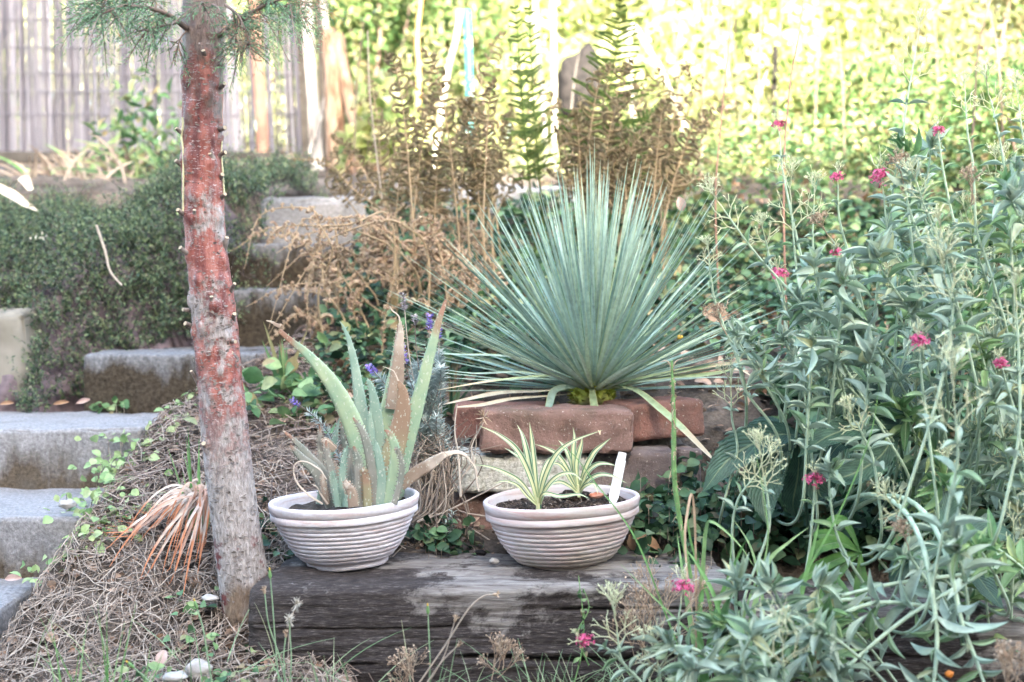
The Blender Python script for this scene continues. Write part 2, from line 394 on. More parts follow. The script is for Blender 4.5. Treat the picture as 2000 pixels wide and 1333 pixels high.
    for key, nm, c1, c2 in (('hel', 'hellebore_dark_leaf', (.025, .06, .042), (.06, .125, .085)), ('hely', 'hellebore_bright_leaf', (.045, .13, .03), (.10, .21, .05))):
        k = NT(nm); uv = k.n('ShaderNodeTexCoord').outputs['UV']; s = k.sep(uv); a = k.math('ABSOLUTE', k.math('SUBTRACT', s[0], .5))
        ph = k.math('SUBTRACT', k.math('MULTIPLY', s[1], 15.), k.math('MULTIPLY', a, 9.)); vein = k.math('ABSOLUTE', k.math('SUBTRACT', k.math('FRACT', ph), .5))
        nz = k.noise(k.coord('Object'), 45, 5, .6); c = k.mix(k.ramp(nz, [(.35, (0, 0, 0)), (.65, (1, 1, 1))]), c1, c2)
        c = k.mix(k.ramp(vein, [(0, (.55, .55, .55)), (.09, (0, 0, 0))]), c, tuple(q*2.2 for q in c2)); c = k.mix(k.math('LESS_THAN', a, .03), c, (.16, .22, .13))
        M[key] = k.done(c, .42, k.bump(k.math('ADD', vein, nz), .5, .004), .08, None, .4)
    M['ivy'] = leafmat('undergrowth_leaf', [(.012, .03, .018), (.03, .07, .04), (.06, .13, .07), (.13, .22, .11), (.15, .10, .06)], .5, .15, spec=.25)
    M['undg'] = leafmat('undergrowth_light_leaf', [(.04, .10, .04), (.10, .20, .08), (.24, .34, .15), (.28, .2, .11)], .5, .25)
    M['hedge'] = leafmat('heath_leaf', [(.03, .055, .04), (.055, .095, .06), (.10, .15, .085), (.2, .26, .12), (.13, .095, .10)], .6, .15)
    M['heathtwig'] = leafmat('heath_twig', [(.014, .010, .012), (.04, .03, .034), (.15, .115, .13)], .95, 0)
    M['fernb'] = leafmat('brown_fern', [(.17, .10, .065), (.34, .22, .15), (.47, .35, .26), (.26, .22, .13)], .7, .15)
    M['fernt'] = leafmat('tan_fern', [(.13, .085, .05), (.21, .15, .09), (.29, .22, .13), (.11, .12, .045)], .7, .35)
    M['ferng'] = leafmat('green_fern', [(.045, .08, .02), (.08, .13, .03), (.14, .18, .045)], .55, .4)
    M['fernstem'] = leafmat('fern_stem', [(.26, .17, .10), (.36, .27, .17)], .6, 0)
    M['straw'] = leafmat('straw', [(.10, .07, .055), (.24, .185, .15), (.42, .35, .29), (.16, .115, .09)], .8, .1)
    M['litter'] = leafmat('leaf_litter', [(.20, .12, .075), (.36, .22, .15), (.5, .36, .28), (.14, .09, .06)], .8, .1)
    M['strap'] = leafmat('dry_strap_leaf', [(.42, .22, .15), (.55, .42, .34), (.64, .55, .48)], .7, .15, tip=(.5, .2, .1), tipat=.7)
    M['grass'] = leafmat('grass_blade', [(.10, .24, .07), (.17, .33, .12), (.28, .4, .2)], .5, .2)
    M['finegrass'] = leafmat('fine_grass', [(.13, .24, .12), (.22, .34, .2), (.38, .4, .26)], .6, .1)
    M['vinca'] = leafmat('creeper_leaf', [(.18, .3, .12), (.33, .45, .2), (.42, .5, .26)], .5, .25)
    M['bg1'] = leafmat('garden_leaf_green', [(.035, .08, .03), (.09, .16, .05), (.2, .27, .1), (.2, .15, .08)], .5, .35)
    M['bg2'] = leafmat('garden_leaf_yellow', [(.12, .18, .05), (.32, .38, .14), (.48, .50, .22), (.62, .58, .36)], .5, .42)
    M['bg3'] = leafmat('garden_leaf_olive', [(.1, .14, .05), (.2, .22, .09), (.3, .24, .14)], .6, .3)
    k = NT('reed'); r = k.island(); v = k.coord('Object'); c = k.ramp(r, [(0, (.09, .085, .11)), (.4, (.18, .175, .225)), (1, (.29, .285, .345))]); M['reed'] = k.done(c, .8, None, .08)
    k = NT('grey_wood'); v = k.coord('Object', (1, 1, 1)); c = k.ramp(k.noise(v, 12, 6), [(.3, (.05, .042, .038)), (.7, (.17, .15, .135))]); M['greywood'] = k.done(c, .85)
    k = NT('dark_rail_wood'); v = k.coord('Object'); M['railwood'] = k.done(k.ramp(k.noise(v, 12, 6), [(.3, (.02, .017, .015)), (.7, (.075, .065, .06))]), .85)
    k = NT('pale_wood'); v = k.coord('Object', (6, 6, .7)); c = k.ramp(k.noise(v, 9, 6), [(.35, (.12, .1, .09)), (.48, (.36, .33, .32)), (.7, (.55, .52, .5))]); M['palewood'] = k.done(c, .8)
    k = NT('rusty_post'); v = k.coord('Object'); c = k.ramp(k.noise(v, 10, 6), [(.35, (.25, .13, .1)), (.65, (.45, .25, .19))]); M['rust'] = k.done(c, .8)
    k = NT('orange_cane'); v = k.coord('Object'); c = k.ramp(k.noise(v, 8, 4), [(.4, (.5, .2, .06)), (.6, (.6, .32, .12))]); M['orange'] = k.done(c, .6)
    k = NT('peeling_stem'); v = k.coord('Object', (3, 3, .6)); c = k.ramp(k.noise(v, 10, 6), [(.35, (.12, .06, .035)), (.48, (.28, .17, .11)), (.62, (.42, .3, .22))]); M['peel'] = k.done(c, .8, None, .1)
    k = NT('teal_paint'); v = k.coord('Object', (1, 1, .6)); c = k.ramp(k.noise(v, 26, 2), [(.56, (.02, .22, .24)), (.6, (.6, .68, .66))]); M['teal'] = k.done(c, .6)
    k = NT('white_paint'); v = k.coord('Object'); c = k.ramp(k.noise(v, 20, 4), [(.4, (.26, .24, .19)), (.6, (.42, .40, .33))]); M['white'] = k.done(c, .6)
    M['tag'] = NT('white_plastic').done((.80, .81, .83), .4); M['ink'] = NT('faded_ink').done((.25, .27, .36), .6)
    k = NT('stone'); v = k.coord('Object'); c = k.ramp(k.noise(v, 25, 6), [(.35, (.28, .26, .24)), (.65, (.5, .47, .46))]); M['stone'] = k.done(c, .9, k.bump(k.noise(v, 60, 4), .5, .004))
    k = NT('white_stone'); v = k.coord('Object'); c = k.ramp(k.noise(v, 25, 6), [(.3, (.2, .165, .14)), (.55, (.40, .37, .35))]); M['wstone'] = k.done(c, .9, k.bump(k.noise(v, 60, 4), .5, .004))
    k = NT('dark_stone'); v = k.coord('Object'); c = k.ramp(k.noise(v, 25, 6), [(.3, (.008, .008, .009)), (.6, (.03, .026, .026))]); M['dstone'] = k.done(c, .95, spec=.1)
    k = NT('pinkish_leaf'); v = k.coord('Object'); c = k.ramp(k.noise(v, 30, 4), [(.3, (.38, .24, .2)), (.6, (.62, .46, .42))]); M['petal'] = k.done(c, .7, None, .2)
    k = NT('dried_blossom_leaf'); v = k.coord('Object'); c = k.ramp(k.noise(v, 30, 4), [(.3, (.28, .15, .09)), (.6, (.42, .27, .17))]); M['dleaf'] = k.done(c, .6, None, .15)
    k = NT('shade_house_render'); v = k.coord('Object'); M['house'] = k.done(k.ramp(k.noise(v, 3, 4), [(.3, (.62, .58, .52)), (.7, (.72, .68, .62))]), .9)
    k = NT('brown_render'); v = k.coord('Object'); M['housed'] = k.done(k.ramp(k.noise(v, 3, 4), [(.3, (.16, .13, .11)), (.7, (.22, .18, .15))]), .9)
    k = NT('roof_tile'); v = k.coord('Object'); M['roof'] = k.done(k.ramp(k.noise(v, 6, 4), [(.3, (.22, .1, .07)), (.7, (.36, .17, .12))]), .8)
    M['glass'] = NT('window_glass').done((.03, .04, .05), .08)
    M['yellow'] = NT('yellow_bud').done((.6, .36, .05), .6); M['orangeb'] = NT('orange_berry').done((.65, .2, .02), .5)
    M['fluff'] = NT('seed_fluff').done((.6, .55, .48), .9)

def aloe(name, c1, c2, tip, at):
    k = NT(name); v = k.coord('Object'); uv = k.n('ShaderNodeTexCoord').outputs['UV']; s = k.sep(uv)
    a = k.noise(v, 22, 4, .5); b = k.noise(k.coord('Object', (1, 1, .55)), 240, 2, .5)
    c = k.mix(k.ramp(a, [(.35, (0, 0, 0)), (.65, (1, 1, 1))]), c1, c2)
    f = k.math('MULTIPLY', k.math('SUBTRACT', k.math('ADD', s[1], k.math('MULTIPLY', k.math('SUBTRACT', a, .5), .35)), at), 7., clamp=True)
    c = k.mix(f, c, tip)
    c = k.mix(k.ramp(b, [(.62, (0, 0, 0)), (.67, (.75, .75, .75))]), c, (.56, .58, .50))
    return k.done(c, .5, None, .08, spec=.4)
build_mats()
# ------------------------------------------------------------------ ground
def prof(y, pts): return np.interp(y, [p[0] for p in pts], [p[1] for p in pts])
CEN = [(0, -.85), (2.5, -.81), (2.60, -.79), (2.9, -.585), (3.0, -.55), (3.15, -.53), (3.3, -.35), (3.5, -.26), (4, -.12), (4.6, .02), (5.1, .2), (5.4, .32), (6, .40), (8, .6), (12, 1.0), (20, 1.8), (60, 5)]
LEF = [(0, -.90), (2.3, -.80), (2.6, -.72), (3.0, -.53), (3.4, -.385), (3.8, -.24), (4.3, -.07), (4.7, .09), (5.1, .26), (5.5, .36), (6, .42), (8, .6), (12, 1.0), (20, 1.8), (60, 5)]
STEPX = [(2.3, -1.03), (2.7, -.99), (3.1, -.93), (3.5, -.90), (3.9, -.66), (4.3, -.55), (4.7, -.52), (5.1, -.5)]
def gz(x, y):
    """ground height above world zero"""
    x = np.asarray(x, float); y = np.asarray(y, float)
    b = np.clip((x+.42)/.27, 0, 1); b = b*b*(3-2*b)
    z = prof(y, LEF)*(1-b)+prof(y, CEN)*b
    sx = prof(y, STEPX)
    m = np.clip((sx+.04-x)/.06, 0, 1)*((y > 2.0) & (y < 5.2))
    z = z-.24*m
    return z+EYE
def rooted(p, back=0., need=.03, n=14):
    """put a root under the first point of a stem path so that it grows out of the ground"""
    p = np.asarray(p, float); y = max(p[0, 1]+.04, back); x = p[0, 0]+.02; g = float(gz(x, y))-.015
    if p[0, 2] < g+need: return p
    r = np.array([x, y, g]); t = nrm(p[0]-p[min(3, len(p)-1)])*.25*np.linalg.norm(r-p[0])
    c = p[0]+t; u = np.linspace(0, 1, n)[:-1, None]
    return np.vstack([r*(1-u)**2+2*c*u*(1-u)+p[0]*u*u, p])
def build_ground():
    xs = np.concatenate([np.linspace(-40, -4, 14), np.linspace(-3.8, -1.4, 20), np.linspace(-1.35, 1.5, 190), np.linspace(1.6, 4, 20), np.linspace(5, 40, 14)])
    ys = np.concatenate([np.linspace(-12, 1.6, 12), np.linspace(1.8, 4.2, 170), np.linspace(4.25, 6, 50), np.linspace(6.2, 12, 30), np.linspace(13, 60, 16)])
    X, Y = np.meshgrid(xs, ys); Z = gz(X, Y)
    V = np.stack([X, Y, Z], -1)
    near = (np.abs(X) < 2) & (Y > 1.5) & (Y < 6.2)
    n = np.zeros_like(Z); W = V[near]
    n[near] = vnoise(W, 7, 4)*.022+vnoise(W, 30, 3, 3)*.009
    V[..., 2] += n
    g = MB(); g.grid(V); o = g.build('ground', M['soil'], origin=(0, 0, 0)); tag(o, kind='structure')
build_ground()

def rough_box(lo, hi, seg, amp, mat_seed=0, r=.008, nsc=14, top_tilt=0):
    """rounded box made of 6 grids welded by position, displaced by noise; returns MB"""
    lo = np.asarray(lo, float); hi = np.asarray(hi, float); c = (lo+hi)/2; h = (hi-lo)/2
    mb = MB()
    for ax in range(3):
        for sg in (-1, 1):
            a, b = [(1, 2), (2, 0), (0, 1)][ax]
            na = max(2, int(2*h[a]/seg)); nb = max(2, int(2*h[b]/seg))
            def lin(n, hh):
                e = min(r, hh*.5); return np.concatenate([[-hh, -hh+e*.3, -hh+e*.65], np.linspace(-hh+e, hh-e, n), [hh-e*.65, hh-e*.3, hh]])
            A, B = np.meshgrid(lin(na, h[a]), lin(nb, h[b]), indexing='ij')
            V = np.zeros(A.shape+(3,)); V[..., a] = A; V[..., b] = B; V[..., ax] = sg*h[ax]
            if sg < 0: V = V[::-1]
            q = np.clip(V, -(h-r), h-r); dlt = V-q
            V = q+nrm(dlt)*r
            N = nrm(dlt)
            dn = vnoise(V+c, nsc, 4, mat_seed)
            V = V+N*(dn*amp)[..., None]
            edge = 1-np.max(np.abs(N), -1)
            if edge.max() > .01:
                ch = np.maximum(0, vnoise(V+c, nsc*1.6, 3, mat_seed+20)-.12); V = V-N*(ch*edge*amp*9)[..., None]
            mb.grid(V+c)
    return mb

# ------------------------------------------------------------------ concrete garden steps
def build_steps():
    root = thing('concrete_steps', (-1.2, 2.5, .0), 'flight of stained grey concrete garden steps climbing behind the leaning tree trunk', 'steps')
    lv = [(2.66, -.655, -1.0), (3.06, -.525, -.935), (3.46, -.378, -.905), (3.86, -.218, -.655), (4.26, -.047, -.545), (4.66, .10, -.52)]
    for i, (y, z, xr) in enumerate(lv):
        mb = rough_box(({3: -1.17, 4: -1.05, 5: -.95}.get(i, -2.6), y, z-.26), (xr, y+.46, z), .03, .006, i*3.1, r=.011, nsc=16)
        for v in mb.v:
            v[:, 2] += EYE
            # treads sag and the risers lean a little
            v[:, 1] += .02*np.sin(v[:, 0]*2.2+i)
        o = mb.build('step', M['concreted' if i >= 3 else 'concrete'])
        # origin at the tread so the stain pattern starts there
        me = o.data; off = (z+EYE)-o.location[2]
        n = len(me.vertices); co = np.zeros(n*3, np.float32); me.vertices.foreach_get('co', co); co = co.reshape(-1, 3)
        co[:, 2] -= off; me.vertices.foreach_set('co', co.ravel())
        o.location[2] += off
        o.parent = root; o.location = o.location-root.location
build_steps()
# low cheek wall left of the steps, half under the heath
mb = rough_box((-2.6, 3.93, -.62+EYE), (-1.34, 4.3, -.10+EYE), .06, .02, 2, r=.03)
tag(mb.build('low_wall', M['render']), 'pale low rendered wall at far left, half hidden under the heath mound', 'wall')
# terrace retaining wall
mb = rough_box((-.90, 5.1, -.2+EYE), (-.32, 5.3, .275+EYE), .05, .014, 5, r=.03)
W = mb
mb2 = rough_box((-.318, 5.12, -.2+EYE), (.55, 5.34, .315+EYE), .05, .016, 8, r=.03)
rw = thing('retaining_wall', (-.2, 5.1, .9), 'low weathered grey concrete retaining wall behind the dried ferns', 'wall')
W.build('wall_block', M['concrete'], rw); mb2.build('wall_block', M['concrete'], rw)
rng_small = random.Random(3)

# ------------------------------------------------------------------ timbers
def timber(name, x0, x1, y0, y1, z0, z1, seed, cracks, label, rot=0, endskew=0., tilt=0.):
    L = x1-x0; n = int(L/.0035); per = []
    Hh = z1-z0; D = y1-y0; r = .022
    # cross-section loop (y,z) rounded rectangle, fine on the front and the top
    pts = []
    def arc(cy, cz, a0, a1, k):
        for t in np.linspace(a0, a1, k, endpoint=False): pts.append((cy+r*math.cos(t), cz+r*math.sin(t)))
    for z in np.linspace(z0+r, z1-r, 62, endpoint=False): pts.append((y0, z))
    arc(y0+r, z1-r, math.pi, math.pi/2, 9)
    for y in np.linspace(y0+r, y1-r, 36, endpoint=False): pts.append((y, z1))
    arc(y1-r, z1-r, math.pi/2, 0, 5)
    for z in np.linspace(z1-r, z0+r, 8, endpoint=False): pts.append((y1, z))
    arc(y1-r, z0+r, 0, -math.pi/2, 5)
    for y in np.linspace(y1-r, y0+r, 12, endpoint=False): pts.append((y, z0))
    arc(y0+r, z0+r, -math.pi/2, -math.pi, 6)
    pts = np.array(pts); cyz = np.array([(y0+y1)/2, (z0+z1)/2])
    xs = np.linspace(x0, x1, n)
    V = np.zeros((n, len(pts), 3)); V[..., 0] = xs[:, None]; V[..., 1] = pts[None, :, 0]; V[..., 2] = pts[None, :, 1]
    e = np.minimum((xs-x0), (x1-xs)); sh = 1-.05*np.exp(-e/.012)
    V[..., 1:] = cyz+(V[..., 1:]-cyz)*sh[:, None, None]
    ctr = np.concatenate([[0], cyz])
    Nn = nrm(np.stack([np.zeros_like(V[..., 0]), (V[..., 1]-cyz[0])/D, (V[..., 2]-cyz[1])/Hh], -1)**3)
    d = vnoise(V, (2.2, 9, 9), 4, seed)*.010+vnoise(V, (5, 60, 75), 3, seed+4)*.0028+vnoise(V, (14, 160, 190), 2, seed+9)*.0011
    top = pts[None, :, 1] > z1-.5*r
    # long drying cracks: (x start, x end, surface, position 0..1, depth)
    for (a, b, side, pos, dep, wid, wob) in cracks:
        t = (V[..., 0]-x0)/L
        env = np.clip((t-a)/.04, 0, 1)*np.clip((b-t)/.04, 0, 1)
        path = pos+wob*np.sin(t*9+seed)+.012*np.array([mnoise.noise(Vector((x*18, seed, pos*7))) for x in xs])[:, None]
        co = ((V[..., 2]-z0)/Hh) if side == 'f' else ((V[..., 1]-y0)/D)
        on = (V[..., 1] < y0+r*1.2) if side == 'f' else (V[..., 2] > z1-r*.6)
        d = d-on*env*dep*np.exp(-((co-path)/wid)**2)
    V = V+Nn*d[..., None]
    # end skew: the left end slants back
    V[..., 0] += endskew*np.clip(1-(V[..., 0]-x0)/.25, 0, 1)*(V[..., 1]-y0)/D
    V[..., 2] += tilt*(V[..., 0]-x0)
    if rot:
        cx, cy = x0, y0; X = V[..., 0]-cx; Y = V[..., 1]-cy
        V[..., 0] = cx+X*math.cos(rot)-Y*math.sin(rot); V[..., 1] = cy+X*math.sin(rot)+Y*math.cos(rot)
    mb = MB(); mb.grid(V, wrap=True)
    for k, fl in ((0, True), (-1, False)):
        ring = V[k]; c = ring.mean(0)
        R = np.stack([ring*(1-t)+c*t for t in (0, .12, .3, .6, .85, 1)])
        R[..., 0] += (vnoise(R, (8, 30, 60), 3, seed)*.006)*np.array([0, 1, 1, 1, 1, 1])[:, None]
        mb.grid(R if not fl else R[::-1], wrap=True)
    return tag(mb.build(name, M['timber']), label, 'timber')
Z = EYE
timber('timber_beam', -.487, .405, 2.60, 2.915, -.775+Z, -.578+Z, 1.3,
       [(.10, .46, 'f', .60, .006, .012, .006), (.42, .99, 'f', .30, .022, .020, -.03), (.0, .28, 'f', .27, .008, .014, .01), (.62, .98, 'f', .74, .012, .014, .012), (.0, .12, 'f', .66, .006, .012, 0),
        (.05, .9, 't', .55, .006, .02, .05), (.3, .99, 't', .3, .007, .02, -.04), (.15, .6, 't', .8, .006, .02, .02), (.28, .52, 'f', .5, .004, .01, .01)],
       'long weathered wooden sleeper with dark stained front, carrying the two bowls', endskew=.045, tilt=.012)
timber('timber_beam', .42, 1.5, 2.58, 2.86, -.86+Z, -.615+Z, 7.7,
       [(.1, .9, 'f', .7, .008, .012, .02), (.0, .95, 'f', .45, .008, .010, -.03), (.2, 1, 'f', .2, .008, .012, .01), (.1, .9, 'f', .85, .006, .01, .015), (.1, .9, 't', .5, .008, .02, .03)],
       'dark wooden sleeper at lower right, behind the trailing valerian stems', rot=-.13)

# ------------------------------------------------------------------ bricks
def brick(px0, py0, px1, py1, d, depth, mat, label, yaw=0, roll=0, amp=.003, seed=0, group='bricks of the little planter', name='brick', r=.007):
    """front face spans the given photo rectangle at distance d"""
    a = P(px0, py0, d); b = P(px1, py1, d); w = b[0]-a[0]; h = a[2]-b[2]
    mb = rough_box((-w/2, 0, 0), (w/2, depth, h), .009, amp, seed, r=r, nsc=22)
    cy, sy = math.cos(yaw), math.sin(yaw); cr, sr = math.cos(roll), math.sin(roll)
    for v in mb.v:
        x, z = v[:, 0].copy(), v[:, 2].copy(); v[:, 0] = x*cr-z*sr; v[:, 2] = x*sr+z*cr
        x, y = v[:, 0].copy(), v[:, 1].copy(); v[:, 0] = x*cy-y*sy; v[:, 1] = x*sy+y*cy
    base = np.array([(a[0]+b[0])/2, d, b[2]])
    for v in mb.v: v += base
    o = mb.build(name, M[mat], origin=base+np.array([0, 0, h/2])); return tag(o, label, 'brick', group)
def build_bricks():
    brick(938, 803, 1237, 886, 3.0, .15, 'brick2', 'large worn brick lying across the front of the planter top, chipped at its right end', yaw=-.02, amp=.006, seed=1, r=.010)
    brick(888, 795, 1075, 857, 3.155, .14, 'brick', 'red brick at the back left of the planter top, under the pale dry leaves', yaw=.02, seed=2)
    brick(1215, 786, 1392, 858, 3.13, .14, 'brick', 'red brick angled back at the right end of the planter top', yaw=.42, roll=.03, seed=3, r=.012)
    brick(866, 889, 1148, 966, 3.02, .16, 'brickw', 'brick with flaking white paint in the middle course, behind the right bowl', amp=.006, seed=4, r=.014)
    brick(1154, 884, 1322, 970, 3.03, .15, 'brickp', 'purplish grey brick in the middle course, right of the plant label', amp=.004, seed=5, r=.012)
    brick(1326, 880, 1372, 962, 3.10, .14, 'brickp', 'narrow brick end at the far right of the middle course', amp=.004, seed=6, yaw=.2)
    brick(884, 860, 965, 885, 3.19, .1, 'brickp', 'thin dark brick piece wedged under the back left red brick', seed=7)
    brick(872, 972, 985, 1042, 3.06, .15, 'brick2', 'pinkish red brick in the bottom course, seen between the two bowls', amp=.006, seed=8, r=.012)
    brick(1000, 974, 1225, 1042, 3.06, .15, 'brick', 'brick of the bottom course hidden behind the right bowl', amp=.004, seed=9)
    brick(1238, 976, 1345, 1046, 3.07, .15, 'brick2', 'mossy brick in the bottom course, right of the right bowl', amp=.006, seed=10, r=.012)
    # soil held by the ring of bricks
    t = np.linspace(0, 2*np.pi, 40, endpoint=False); rr = np.linspace(0, 1, 14)
    c = P(1150, 790, 3.27); V = np.zeros((14, 40, 3))
    V[..., 0] = c[0]+.24*rr[:, None]*np.cos(t); V[..., 1] = 3.27+.13*rr[:, None]*np.sin(t); V[..., 2] = c[2]-.01-.12*rr[:, None]**4
    V[..., 2] += vnoise(V, 30, 3)*.012
    m = MB(); m.grid(V[::-1], wrap=True)
    o = m.build('planter_soil', M['soil']); tag(o, kind='structure')
build_bricks()

# ------------------------------------------------------------------ pots
def pot(name, px_c, d, base_py, rim_w_px, h_px, mat, label, soil_drop, roll, seed, soilmat):
    s = d/F
    R = rim_w_px*.5*s; H = h_px*s
    base = P(px_c, base_py, d)
    pr = []   # outer profile from foot to rim, (r,z) fractions
    def a(r, z): pr.append((r*R, z*H))
    a(0, .0); a(.50, 0); a(.535, .012); a(.545, .05); a(.53, .085)
    n = 9; z0, z1 = .10, .71
    for i in range(n):
        for t in np.linspace(0, 1, 7, endpoint=False):
            z = z0+(z1-z0)*(i+t)/n; f = (z-z0)/(z1-z0)
            rr = .55+.37*f**.62
            rr += .017*math.sin(math.pi*t)**.75-.005
            a(rr, z)
    a(.912, .715); a(.914, .740); a(.970, .748); a(.976, .756); a(.980, .842); a(.971, .849); a(.983, .856); a(1.0, .95); a(.998, .975); a(.985, .997); a(.965, 1.0); a(.945, .99)
    a(.935, .95); a(.91, .8); a(.86, .6); a(.78, .4); a(.62, .2); a(0, .16)
    pr = np.array(pr); k = 128; t = np.linspace(0, 2*np.pi, k, endpoint=False)
    V = np.zeros((len(pr), k, 3)); V[..., 0] = pr[:, 0, None]*np.cos(t); V[..., 1] = pr[:, 0, None]*np.sin(t); V[..., 2] = pr[:, 1, None]
    # hand-thrown: slightly out of round, ridges wander
    V[..., 2] += .0010*np.sin(t*2+seed)[None]*(pr[:, 1, None]/H)+.0004*np.sin(t*5+pr[:, 1, None]*40+seed)
    V[..., :2] *= (1+.006*np.sin(t*2+1+seed)+.003*np.sin(t*3+seed)+.0015*np.sin(t*11+pr[:, 1, None]*200))[..., None]
    V = V+(nrm(V*np.array([1, 1, 0]))*(vnoise(V, 60, 3, seed)*.0012)[..., None])
    cr, sr = math.cos(roll), math.sin(roll)
    def rot(W):
        W = W.copy(); x, z = W[..., 0].copy(), W[..., 2].copy(); W[..., 0] = x*cr-z*sr; W[..., 2] = x*sr+z*cr; return W+base
    root = thing(name, base, label, 'flower pot')
    m = MB(); m.grid(rot(V), wrap=True); o = m.build('bowl', M[mat], root)
    # soil
    zz = (1-soil_drop)*H; rs = .90*R*(1-.25*soil_drop)
    rr = np.linspace(0, 1, 24); V = np.zeros((24, 64, 3)); tt = np.linspace(0, 2*np.pi, 64, endpoint=False)
    V[..., 0] = rr[:, None]*rs*np.cos(tt); V[..., 1] = rr[:, None]*rs*np.sin(tt); V[..., 2] = zz
    V[..., 2] += vnoise(V, 40, 4, seed)*.010
    m = MB(); m.grid(rot(V)[::-1], wrap=True); m.build('soil', M[soilmat], root)
    if soilmat == 'potsoil':
        n = 700; a_ = rng.uniform(0, 2*np.pi, n); q = np.sqrt(rng.uniform(0, 1, n))*rs*.97
        o_ = rot(np.stack([q*np.cos(a_), q*np.sin(a_), np.full(n, zz+.003)], -1))
        m = MB(); m.leaves(o_, rdir(n, .3)*np.array([1, 1, .5]), rdir(n, 1.5), rng.uniform(.004, .012, n), rng.uniform(.002, .005, n), NARROW)
        tag(m.build('wood_chips', M['chips'], root), kind='stuff')
    return base, root, zz, rot
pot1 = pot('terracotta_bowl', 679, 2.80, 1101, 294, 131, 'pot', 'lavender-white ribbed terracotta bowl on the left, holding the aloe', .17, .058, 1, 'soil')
pot2 = pot('terracotta_bowl', 1103, 2.80, 1106, 310, 138, 'pot2', 'pinkish ribbed terracotta bowl on the right, holding two small striped plants', .14, .05, 4, 'potsoil')
